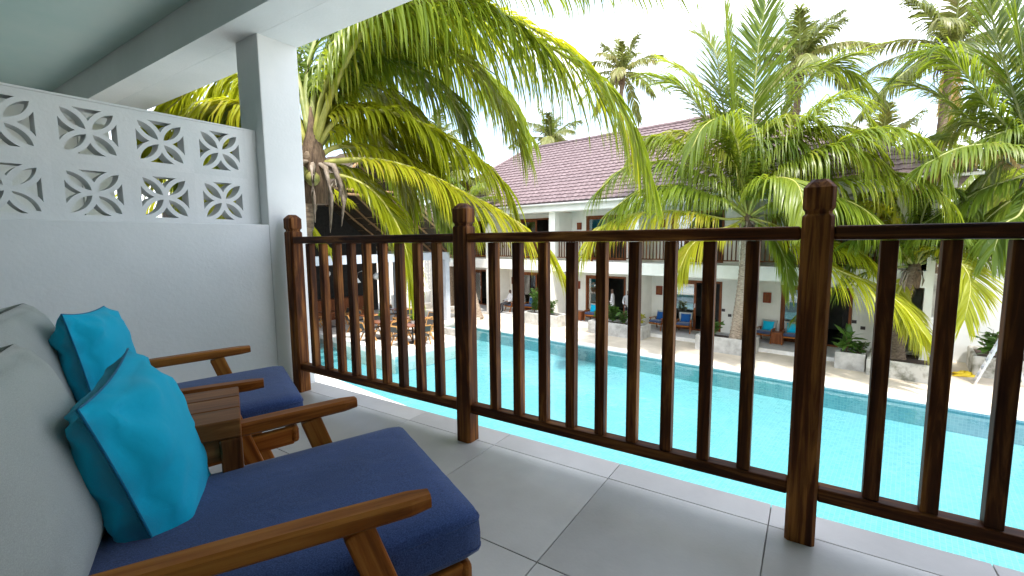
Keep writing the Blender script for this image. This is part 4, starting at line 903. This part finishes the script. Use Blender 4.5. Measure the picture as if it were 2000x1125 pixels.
MIDDLE_FRONDS = [
  ([(17.6, 1.89, 1.68), (17.62, 2.18, 3.34), (17.62, 2.53, 5.93), (17.64, 2.72, 7.48), (17.68, 2.83, 8.54)], 1.05, 0.25, 'g'),
  ([(17.6, 1.89, 1.68), (17.72, 1.89, 3.5), (17.85, 1.89, 5.55), (17.98, 1.83, 7.39), (18.12, 1.69, 8.78)], 1.05, 0.2, 'g'),
  ([(17.6, 1.89, 1.68), (17.75, 2.48, 4.08), (17.88, 3.13, 5.5), (17.94, 3.96, 6.81), (17.95, 4.88, 7.57)], 1.0, 0.4, 'm'),
  ([(17.6, 1.89, 1.68), (17.4, 2.5, 3.69), (17.14, 3.27, 5.13), (16.88, 3.91, 6.09), (16.5, 4.86, 6.58)], 0.95, 0.45, 'g'),
  ([(17.6, 1.89, 1.68), (17.23, 2.05, 2.61), (16.86, 2.14, 3.82), (16.48, 2.41, 4.59), (16.07, 2.73, 4.76), (15.65, 3.07, 4.44), (15.25, 3.27, 3.78)], 0.95, 0.8, 'm'),
  ([(17.6, 1.89, 1.68), (17.31, 2.45, 2.64), (16.99, 3.04, 3.45), (16.62, 3.76, 4.05), (16.22, 4.44, 4.44), (15.79, 5.13, 4.48)], 0.95, 0.75, 'm'),
  ([(17.6, 1.89, 1.68), (17.2, 2.5, 2.38), (16.78, 3.1, 3.02), (16.29, 3.92, 3.47), (15.74, 4.71, 3.58), (15.16, 5.48, 3.34), (14.56, 6.14, 2.57)], 0.95, 0.85, 'm'),
  ([(17.6, 1.89, 1.68), (17.1, 2.54, 1.64), (16.5, 3.5, 1.87), (15.86, 4.36, 1.93), (15.11, 5.35, 1.77), (14.39, 6.06, 1.29), (13.81, 6.35, 0.45)], 0.95, 0.85, 'y'),
  ([(17.6, 1.89, 1.68), (17.48, 1.62, 2.77), (17.36, 1.2, 3.55), (17.24, 0.67, 4.19), (17.1, -0.11, 4.96), (16.94, -0.71, 5.04), (16.75, -1.27, 4.27)], 0.9, 0.7, 'm'),
  ([(17.6, 1.89, 1.68), (17.42, 1.46, 2.67), (17.26, 0.75, 3.17), (17.06, -0.03, 3.53), (16.81, -1.0, 3.94), (16.53, -1.76, 3.95), (16.23, -2.43, 3.41), (15.97, -2.73, 2.69)], 1.0, 0.8, 'm'),
  ([(17.6, 1.89, 1.68), (17.12, 1.65, 2.41), (16.65, 1.26, 2.79), (16.18, 0.76, 2.77), (15.69, 0.4, 2.44), (15.2, 0.23, 1.61)], 0.95, 0.75, 'm'),
  ([(17.6, 1.89, 1.68), (17.47, 1.26, 1.49), (17.33, 0.52, 1.14), (17.15, -0.57, 0.85), (16.93, -1.33, 0.43), (16.71, -1.69, -0.15)], 0.8, 0.7, 'y'),
  ([(17.6, 1.89, 1.68), (17.12, 2.3, 1.42), (16.61, 2.85, 1.17), (16.07, 3.38, 0.75), (15.58, 3.65, -0.09)], 0.85, 0.75, 'y'),
  ([(17.6, 1.89, 1.68), (17.8, 1.69, 3.15), (18.0, 1.46, 4.16), (18.22, 0.94, 5.29), (18.42, 0.01, 6.41), (18.58, -0.86, 6.75)], 1.0, 0.5, 'g'),
  ([(17.6, 1.89, 1.68), (17.51, 1.14, 2.07), (17.38, 0.3, 2.43), (17.22, -0.6, 2.71), (17.02, -1.31, 2.83), (16.8, -1.92, 2.77), (16.57, -2.49, 2.49), (16.34, -2.95, 1.91)], 1.0, 0.85, 'm'),
  ([(17.6, 1.89, 1.68), (17.41, 1.25, 1.32), (17.2, 0.36, 0.73), (16.94, -0.63, 0.03), (16.63, -1.52, -0.38), (16.3, -2.2, -0.95), (15.97, -2.72, -1.76)], 1.0, 0.65, 'y'),
  ([(17.6, 1.89, 1.68), (17.91, 1.84, 3.35), (18.24, 1.48, 5.23), (18.59, 0.66, 6.51), (18.89, -0.46, 6.53), (19.16, -1.19, 5.82)], 0.95, 0.6, 'g'),
  ([(17.6, 1.89, 1.68), (18.0, 2.33, 3.58), (18.36, 2.96, 5.85), (18.77, 3.26, 7.62), (19.11, 3.89, 8.79)], 0.95, 0.35, 'g'),
  ([(17.6, 1.89, 1.68), (17.85, 1.3, 1.76), (18.09, 0.64, 1.74), (18.3, -0.02, 1.39), (18.49, -0.49, 0.54)], 0.85, 0.8, 'g'),
  ([(17.6, 1.89, 1.68), (17.69, 2.9, 2.35), (17.67, 4.14, 2.79), (17.61, 5.24, 2.67), (17.53, 6.21, 1.93)], 0.9, 0.85, 'g'),
  ([(17.6, 1.89, 1.68), (17.44, 1.72, 1.59), (17.31, 1.24, 1.23), (17.16, 0.76, 0.4), (16.99, 0.57, -0.58)], 0.7, 0.7, 'g'),
  ([(17.6, 1.89, 1.68), (17.44, 2.08, 2.8), (17.34, 1.66, 3.92), (17.26, 0.79, 4.13), (17.14, -0.05, 3.39), (16.99, -0.48, 2.42)], 0.9, 0.85, 'g'),
  ([(17.6, 1.89, 1.68), (17.42, 1.45, 2.5), (17.24, 0.76, 3.29), (17.04, -0.29, 3.68), (16.77, -1.26, 3.35), (16.48, -2.01, 2.48)], 1.0, 0.85, 'm'),
  ([(17.6, 1.89, 1.68), (17.76, 1.65, 2.97), (17.95, 1.11, 3.95), (18.12, 0.13, 4.48), (18.24, -0.82, 4.38), (18.33, -1.65, 3.62)], 1.0, 0.8, 'g'),
  ([(17.6, 1.89, 1.68), (17.51, 1.82, 3.13), (17.43, 1.56, 4.22), (17.37, 0.97, 4.77), (17.3, 0.14, 4.63), (17.19, -0.61, 3.79)], 0.9, 0.8, 'm'),
  ([(17.6, 1.89, 1.68), (17.42, 2.24, 2.98), (17.18, 2.88, 4.0), (16.85, 3.83, 4.58), (16.46, 4.77, 4.59), (16.08, 5.51, 3.9)], 1.0, 0.85, 'm'),
  ([(17.6, 1.89, 1.68), (17.12, 2.33, 2.11), (16.55, 3.21, 2.55), (15.93, 4.06, 2.77), (15.26, 4.89, 2.6), (14.56, 5.6, 1.96)], 0.95, 0.85, 'm'),
  ([(17.6, 1.89, 1.68), (17.31, 1.28, 2.07), (17.01, 0.42, 2.25), (16.67, -0.49, 2.17), (16.3, -1.2, 1.74), (15.91, -1.7, 1.09)], 0.95, 0.85, 'm'),
]
WALL_FRONDS = [
  ([(18.31, -2.64, 0.09), (17.95, -2.72, 0.49), (17.56, -3.04, 0.65), (17.16, -3.33, 0.37), (16.77, -3.57, -0.22), (16.44, -3.46, -1.21)], 0.75, 0.45, 'y'),
  ([(18.31, -2.64, 0.09), (18.12, -2.35, 0.86), (17.95, -1.89, 1.64), (17.77, -1.42, 2.04), (17.57, -0.97, 2.0)], 0.8, 0.8, 'y'),
  ([(18.31, -2.64, 0.09), (18.36, -2.46, 1.02), (18.43, -2.11, 1.97), (18.5, -1.71, 2.46), (18.55, -1.34, 2.33)], 0.8, 0.8, 'g'),
  ([(18.31, -2.64, 0.09), (18.18, -2.29, 0.4), (18.06, -1.82, 0.87), (17.92, -1.38, 0.79), (17.77, -1.03, 0.08)], 0.8, 0.8, 'g'),
  ([(18.31, -2.64, 0.09), (18.18, -2.66, 1.17), (18.03, -2.81, 2.06), (17.83, -3.25, 2.3), (17.63, -3.65, 1.84)], 0.85, 0.8, 'g'),
  ([(18.31, -2.64, 0.09), (18.22, -2.74, 0.86), (18.08, -3.13, 1.45), (17.91, -3.64, 1.43), (17.74, -4.06, 0.71)], 0.8, 0.8, 'g'),
  ([(18.31, -2.64, 0.09), (18.41, -2.5, 1.33), (18.51, -2.32, 2.58), (18.56, -2.5, 3.64), (18.57, -2.94, 3.88)], 0.85, 0.5, 'g'),
  ([(18.31, -2.64, 0.09), (18.12, -2.34, -0.54), (17.91, -2.27, -0.83), (17.65, -2.51, -1.41), (17.38, -2.8, -2.09)], 0.6, 0.5, 'y'),
  ([(18.31, -2.64, 0.09), (18.56, -2.67, 0.86), (18.76, -3.03, 1.32), (18.92, -3.55, 0.85), (19.11, -3.86, 0.07)], 0.7, 0.8, 'g'),
  ([(18.31, -2.64, 0.09), (18.61, -2.33, 0.7), (18.92, -1.69, 1.36), (19.22, -1.03, 1.38), (19.49, -0.5, 0.87)], 0.8, 0.8, 'g'),
]
EDGE_FRONDS = [
  ([(17.94, -4.92, 2.73), (18.11, -4.65, 4.51), (18.27, -4.4, 6.19), (18.43, -4.08, 8.16)], 1.0, 0.25, 'g'),
  ([(17.94, -4.92, 2.73), (18.26, -4.52, 4.3), (18.55, -4.19, 5.79), (18.83, -3.89, 7.32), (19.06, -3.81, 8.4)], 1.0, 0.25, 'g'),
  ([(17.94, -4.92, 2.73), (17.91, -4.37, 3.72), (17.86, -3.82, 4.53), (17.81, -3.23, 5.54), (17.74, -2.56, 6.17), (17.66, -1.85, 5.71)], 0.95, 0.6, 'g'),
  ([(17.94, -4.92, 2.73), (18.16, -4.35, 3.5), (18.38, -3.65, 4.18), (18.61, -2.75, 5.24), (18.8, -1.77, 5.85)], 0.9, 0.45, 'g'),
  ([(17.94, -4.92, 2.73), (17.72, -4.37, 3.68), (17.49, -3.8, 3.59), (17.26, -3.18, 3.22), (16.98, -2.75, 2.81)], 0.85, 0.8, 'g'),
  ([(17.94, -4.92, 2.73), (17.67, -4.37, 2.88), (17.36, -3.99, 3.17), (17.07, -3.49, 3.16), (16.78, -2.91, 2.91), (16.47, -2.38, 2.41)], 0.55, 0.85, 'd'),
  ([(17.94, -4.92, 2.73), (17.78, -4.43, 2.49), (17.63, -3.83, 2.25), (17.48, -3.12, 1.72), (17.3, -2.47, 1.23)], 0.85, 0.7, 'g'),
  ([(17.94, -4.92, 2.73), (17.88, -4.58, 2.08), (17.83, -4.21, 1.69), (17.77, -3.83, 1.14), (17.66, -3.67, 0.14)], 0.8, 0.8, 'g'),
  ([(17.94, -4.92, 2.73), (18.24, -4.59, 3.21), (18.55, -4.19, 2.87), (18.83, -3.9, 1.9), (19.07, -3.78, 1.16)], 0.85, 0.85, 'g'),
  ([(17.94, -4.92, 2.73), (18.44, -4.8, 3.76), (18.94, -4.66, 4.71), (19.51, -4.24, 5.35), (20.06, -3.83, 4.96)], 0.9, 0.8, 'g'),
  ([(17.94, -4.92, 2.73), (17.95, -4.89, 4.44), (17.93, -4.96, 5.69), (17.97, -4.79, 6.99)], 0.9, 0.3, 'g'),
  ([(17.94, -4.92, 2.73), (17.63, -4.71, 2.06), (17.33, -4.48, 1.52), (17.05, -4.15, 1.26), (16.74, -3.94, 0.6)], 0.8, 0.8, 'g'),
  ([(17.94, -4.92, 2.73), (17.78, -5.45, 3.3), (17.61, -5.98, 3.33), (17.44, -6.45, 2.53)], 0.9, 0.7, 'g'),
  ([(17.94, -4.92, 2.73), (17.62, -5.33, 2.02), (17.31, -5.71, 1.35), (17.04, -5.93, 0.48)], 0.9, 0.7, 'g'),
  ([(17.94, -4.92, 2.73), (18.56, -4.77, 3.24), (19.21, -4.46, 4.24), (19.89, -3.94, 4.6), (20.56, -3.38, 4.18)], 0.9, 0.75, 'g'),
]

# ------------------------------------------------------------------ palms
def catmull(pts, n):
    P = [Vector(p) for p in pts]; P = [P[0]*2-P[1]]+P+[P[-1]*2-P[-2]]; out = []
    m = len(P)-3
    for i in range(n+1):
        t = m*i/n; k = min(int(t), m-1); u = t-k; a, b, c, d = P[k:k+4]
        out.append(.5*((2*b)+(c-a)*u+(2*a-5*b+4*c-d)*u*u+(3*b-a-3*c+d)*u*u*u))
    return out
def frond(parent, pts, leaf_len, droop, mat, rib, n_side, width, origin, r0=.035, seg=4, bare=.16):
    """one pinnate frond: rib tube plus two rows of drooping blades; coordinates relative to origin"""
    o3 = Vector(origin); C = [p-o3 for p in catmull(pts, 40)]
    cum = [0.0]
    for i in range(1, len(C)): cum.append(cum[-1]+(C[i]-C[i-1]).length)
    Lt = cum[-1]; CA_ = np.array([tuple(c) for c in C]); cum = np.array(cum)/Lt
    nseg = len(C); rad = [r0*(1-.88*(i/(nseg-1)))**1.0+.004 for i in range(nseg)]
    V, F = tube_verts(C[::2]+[C[-1]] if nseg % 2 == 0 else C[::2], [rad[i] for i in range(0, nseg, 2)], 6)
    fo = obj('frond', mesh('rib', V, F, rib, True), parent)
    t = np.linspace(bare, .995, n_side); t = np.concatenate([t, t])+rng.normal(0, .002, 2*n_side); t = np.clip(t, bare*.9, .999); side = np.concatenate([np.ones(n_side), -np.ones(n_side)])
    kp = rng.random(len(t)) > .09; t, side = t[kp], side[kp]
    P = np.stack([np.interp(t, cum, CA_[:, k]) for k in range(3)], 1)
    P2 = np.stack([np.interp(np.clip(t+.02, 0, 1), cum, CA_[:, k]) for k in range(3)], 1); P1 = np.stack([np.interp(np.clip(t-.02, 0, 1), cum, CA_[:, k]) for k in range(3)], 1)
    T = P2-P1; T /= np.linalg.norm(T, axis=1)[:, None]
    chord = CA_[-1]-CA_[0]; hz = np.array([chord[0], chord[1], 0]); hz = hz/(np.linalg.norm(hz)+1e-6); S = np.cross(hz, [0, 0, 1.0])
    S = np.tile(S, (len(t), 1)); S -= (S*T).sum(1)[:, None]*T; S /= np.linalg.norm(S, axis=1)[:, None]; U = np.cross(S, T); U *= np.sign(U[:, 2:3]+1e-9)
    u = (t-bare)/(1-bare); Ln = leaf_len*np.clip((.45+1.5*u)*(u < .4)+(u >= .4)*(1.0-.42*(np.maximum(u-.4, 0)/.6)**1.6), .2, 1.0)*rng.uniform(.85, 1.12, len(t))
    ang = np.radians(62-38*u)+rng.normal(0, .055, len(t)); lift = .20+rng.normal(0, .09, len(t))
    D = np.cos(ang)[:, None]*T+np.sin(ang)[:, None]*(side[:, None]*S*np.cos(lift)[:, None]+U*np.sin(lift)[:, None])
    G = np.array([0, 0, -1.0]); dr = droop*rng.uniform(.85, 1.12, len(t))*(.92+.12*np.sin(t*23+rng.uniform(0, 6))); W = T-(T*D).sum(1)[:, None]*D; W /= np.linalg.norm(W, axis=1)[:, None]
    tw = rng.normal(0, .28, len(t)); W = W*np.cos(tw)[:, None]+np.cross(D, W)*np.sin(tw)[:, None]
    p = P.copy(); rows_ = []; prof = [.55, 1.0, .9, .6, 0][:seg+1] if seg == 4 else [.6, 1.0, .7, 0]
    for k in range(seg+1):
        w = width*prof[k]*.5
        rows_.append((p-W*w, p+W*w) if k < seg else (p,))
        kk = np.clip(dr*((k+.7)/seg)**.85*1.15, 0, .97); d = D*(1-kk)[:, None]+G*kk[:, None]; d /= np.linalg.norm(d, axis=1)[:, None]; p = p+d*(Ln/seg)[:, None]
    n = len(t); VV = []; per = 2*seg+1
    A = np.zeros((n, per, 3))
    for k in range(seg): A[:, 2*k], A[:, 2*k+1] = rows_[k]
    A[:, 2*seg] = rows_[seg][0]
    base = (np.arange(n)*per)[:, None]
    q = np.array([[2*k, 2*k+1, 2*k+3, 2*k+2] for k in range(seg-1)]); quads = (base[:, None, :]+q[None]).reshape(-1, 4); tri = base+np.array([[2*seg-2, 2*seg-1, 2*seg]])
    me = bpy.data.meshes.new('blades'); nv = n*per; me.vertices.add(nv); me.vertices.foreach_set('co', A.reshape(-1))
    nl = quads.size+tri.size; me.loops.add(nl); me.loops.foreach_set('vertex_index', np.concatenate([quads.reshape(-1), tri.reshape(-1)]).astype(np.int32))
    npoly = len(quads)+len(tri); me.polygons.add(npoly); st_ = np.concatenate([np.arange(len(quads))*4, len(quads)*4+np.arange(len(tri))*3]).astype(np.int32); me.polygons.foreach_set('loop_start', st_)
    me.update(calc_edges=True); me.validate(); me.materials.append(M[mat]); me.polygons.foreach_set('use_smooth', [True]*npoly)
    obj('blades', me, fo); return fo
LM = {'m': ('leaf_m', 'rachis'), 'y': ('leaf_y', 'rachis'), 'g': ('leaf_g', 'rachis_g'), 'd': ('leaf_d', 'husk')}
def trunk(parent, pts, r0, r1, mat, n=10, origin=(0, 0, 0), rings=True):
    C = [p-Vector(origin) for p in catmull(pts, 60)]; m = len(C)
    rad = [(r0+(r1-r0)*i/(m-1))*(1+.9*math.exp(-i/3.0)*.35)*(1+(.05 if i % 2 else -.03)*rings) for i in range(m)]
    V, F = tube_verts(C, rad, n); return obj('trunk', mesh('trunk', V, F, mat, True), parent)
def crown_bits(parent, c, scale, nuts=6, sheaths=9, seed=1):
    rg = random.Random(seed); c = Vector(c)
    V, F = [], []
    for k in range(sheaths):
        a = rg.uniform(0, 6.28); r = .12*scale; L = rg.uniform(.35, .8)*scale
        pts = [c+Vector((math.cos(a)*r*.6, math.sin(a)*r*.6, -.1*scale)), c+Vector((math.cos(a)*(r+.12*scale), math.sin(a)*(r+.12*scale), -.05*scale-.2*L)), c+Vector((math.cos(a)*(r+.2*scale), math.sin(a)*(r+.2*scale), -.1*scale-.6*L)), c+Vector((math.cos(a)*(r+.16*scale), math.sin(a)*(r+.16*scale), -.1*scale-L))]
        v, f = tube_verts(pts, [.02*scale, .032*scale, .024*scale, .004], 5); obj('dry_sheath', mesh('dry_sheath', v, f, 'husk', True), parent)
    for k in range(nuts):
        a = rg.uniform(0, 6.28); r = rg.uniform(.15, .30)*scale; p = c+Vector((math.cos(a)*r, math.sin(a)*r, -rg.uniform(.12, .4)*scale)); q = .075*min(scale, 1.3)
        v, f = tube_verts([p+Vector((0, 0, h*q)) for h in (-1.15, -.9, -.3, .35, .85, 1.1)], [.1*q, .6*q, q, .95*q, .5*q, .08*q], 8); obj('coconut', mesh('coconut', v, f, 'nut', True), parent)
    v, f = tube_verts([c+Vector((0, 0, h*scale)) for h in (-.55, -.3, 0, .25, .5)], [.14*scale, .16*scale, .13*scale, .05*scale, .01*scale], 9); obj('crown_fibre', mesh('crown_fibre', v, f, 'fibre', True), parent)
def palm(label, data, base, mids, r0, r1, n_side, width, scale, nuts, tm='trunk', rib_r=.035, group='coconut palms', lf=1.0, extra=None):
    crown = Vector(data[0][0][0]); root = thing('coconut_palm', label, 'palm tree', base, 0, group); b = Vector(base)
    trunk(root, [b-Vector((0, 0, .05))]+[Vector(m) for m in mids]+[crown], r0, r1, tm, 12, base)
    crown_bits(root, crown-b, scale, nuts, 10, int(abs(base[0])*10))
    for pts, ll, dr, k in data:
        L = sum((Vector(pts[i+1])-Vector(pts[i])).length for i in range(len(pts)-1))
        frond(root, pts, ll*(lf if k != 'd' else 1.1), dr, LM[k][0], LM[k][1], n_side, width, base, rib_r)
    if extra:
        rg = random.Random(extra[2])
        for k in range(extra[0]):
            az = k*2.399+rg.uniform(-.3, .3); el = rg.uniform(-.1, 1.2); ln = extra[1]*rg.uniform(.8, 1.1); sag = .5*math.cos(el)+.1
            pts = [crown+Vector((math.cos(az)*ln*q*math.cos(el), math.sin(az)*ln*q*math.cos(el), ln*q*math.sin(el)-sag*ln*q*q)) for q in (0, .25, .5, .75, 1)]
            frond(root, pts, .75*lf, .7, 'leaf_g', 'rachis_g', n_side*3//4, width, base, rib_r)
    return root
palm('big yellow-green coconut palm right behind the white column, fronds hanging over the pool', NEAR_FRONDS, (2.75, 5.35, GZ), [(2.8, 5.2, -.8), (2.98, 4.85, 1.0)], .17, .13, 135, .036, 1.0, 5, 'trunk_shaded', .034, lf=1.5)
hb_ = site_pt(17.62, 4.62, -2.73)
palm('bushy coconut palm growing from the square planter in front of the villa', MIDDLE_FRONDS, tuple(hb_), [tuple(hb_.lerp(Vector(MIDDLE_FRONDS[0][0][0]), .5)+Vector((.03, -.06, 0)))], .19, .15, 140, .052, 1.25, 7, 'trunk', .05, lf=1.85)
gb_ = site_pt(18.35, .12, -2.78)
palm('short coconut palm drooping over the stained planter before the wall', WALL_FRONDS, tuple(gb_), [tuple(gb_.lerp(Vector(WALL_FRONDS[0][0][0]), .5)+Vector((.0, .12, 0)))], .20, .16, 105, .048, 1.2, 0, 'trunk_shaded', .045, lf=1.5, extra=(8, 3.2, 43))
palm('tall coconut palm at the right picture edge with one dried frond', EDGE_FRONDS, tuple(site_pt(19.7, -3.1, -2.7)), [tuple(site_pt(19.3, -3.0, -.6)), tuple(site_pt(18.7, -2.7, 1.4))], .19, .15, 125, .052, 1.2, 8, 'trunk', .05, lf=1.75, extra=(3, 4.6, 47))
def wild_palm(label, crown, base, n_fr, L, seed, n_side=60, width=.075, ll=1.0, mat='leaf_far', up=(-.35, 1.35), lean=0.0):
    rg = random.Random(seed); c = Vector(crown); b = Vector(base); root = thing('coconut_palm', label, 'palm tree', base, 0, 'coconut palms')
    trunk(root, [b, b.lerp(c, .5)+Vector((rg.uniform(-.4, .4), rg.uniform(-.4, .4), 0)), c], .2, .13, 'trunk_shaded', 8, base); crown_bits(root, c-b, 1.5, 8, 6, seed)
    for k in range(n_fr):
        az = 2*math.pi*(k+rg.uniform(-.3, .3))/n_fr*1.0*2.399*n_fr/ (2*math.pi) if False else k*2.399+rg.uniform(-.25, .25)
        el = up[0]+(up[1]-up[0])*((k+.5)/n_fr); ln = L*rg.uniform(.85, 1.1)*(1-.15*abs(el)); sag = .42*math.cos(el)+.10
        pts = []
        for q in (0, .25, .5, .75, 1.0):
            r = ln*q*math.cos(el); z = ln*q*math.sin(el)-sag*ln*q*q*.9; pts.append(c+Vector((math.cos(az)*r, math.sin(az)*r, z)))
        frond(root, pts, ll, .55+.25*math.cos(el), mat if rg.random() > .1 else 'leaf_d' if el < 0 else mat, 'rachis_g', n_side, width, base, .05, 3, .14)
    return root
wild_palm('small distant coconut palm above the villa roof ridge', (31.0, 11.32, 12.2), (31.5, 11.6, GZ), 17, 3.6, 3)
wild_palm('tall coconut palm with coconuts rising behind the bushy palm', (26.0, .9, 9.2), (26.3, .6, GZ), 20, 3.6, 5)
wild_palm('tall thin coconut palm against the sky at upper right', (24.65, -4.14, 8.1), (24.6, -4.5, GZ), 18, 3.7, 8)
wild_palm('coconut palm left of the villa roof corner', (21.0, 17.6, 4.7), (21.6, 18.8, GZ), 17, 3.0, 12)
wild_palm('distant coconut palm peeking over the left end of the villa roof', (29.9, 16.2, 8.2), (30.2, 16.5, GZ), 15, 3.4, 14)
wild_palm('distant coconut palm seen through the near palm fronds', (22.4, 20.6, 7.0), (22.9, 21.0, GZ), 16, 3.4, 17)
wild_palm('coconut palm behind the boundary wall at right', (25.2, -5.9, 2.6), (25.4, -6.1, GZ), 18, 4.0, 19, mat='leaf_g')
wild_palm('coconut palm behind the right end of the villa roof', (29.9, -2.7, 5.0), (30.1, -2.9, GZ), 18, 4.0, 23)
wild_palm('coconut palm behind the wall at the right picture edge', (21.2, -9.5, 2.3), (24.4, -9.7, GZ), 18, 4.0, 29, mat='leaf_g')
wild_palm('slim coconut palm trunk standing in front of the villa left end', (19.6, 15.6, 4.6), (18.9, 13.9, GZ), 12, 2.6, 31) if False else None
wild_palm('coconut palm standing beyond the neighbouring balcony', (7.5, 15.5, 3.4), (7.2, 16.2, GZ), 16, 3.6, 37, mat='leaf_y')
sl = site_pt(17.0, 17.2, GZ)
tl = thing('coconut_palm', 'bare ringed palm trunk standing at the left end of the villa', 'palm tree', tuple(sl), 0, 'coconut palms'); trunk(tl, [sl, sl+Vector((-.15, .35, 1.7)), sl+Vector((-.2, .5, 3.6)), sl+Vector((-.1, .4, 6.2))], .20, .14, 'trunk', 10, tuple(sl)); crown_bits(tl, (-.1, .4, 6.2), 1.2, 4, 6, 3)
for k in range(11):
    az = k*2.399; el = -.3+.15*k; c = sl+Vector((-.1, .4, 6.2)); pts = [c+Vector((math.cos(az)*3*q*math.cos(el), math.sin(az)*3*q*math.cos(el), 3*q*math.sin(el)-1.3*q*q)) for q in (0, .25, .5, .75, 1)]
    frond(tl, pts, .7, .75, 'leaf_g', 'rachis_g', 50, .07, tuple(sl), .04, 3, .14)

# ------------------------------------------------------------------ put the origin of every assembled thing at its own base
bpy.context.view_layer.update()
for o in [o for o in COL.objects if o.parent is None and o.type == 'EMPTY' and o.children and o.location.length < 1e-6]:
    inv = o.matrix_world.inverted(); pts = [inv @ (c.matrix_world @ Vector(q)) for c in o.children_recursive if c.type == 'MESH' for q in c.bound_box]
    off = Vector(((min(p.x for p in pts)+max(p.x for p in pts))/2, (min(p.y for p in pts)+max(p.y for p in pts))/2, min(p.z for p in pts)))
    o.location = o.matrix_world @ off
    for c in o.children: c.location = c.location-off
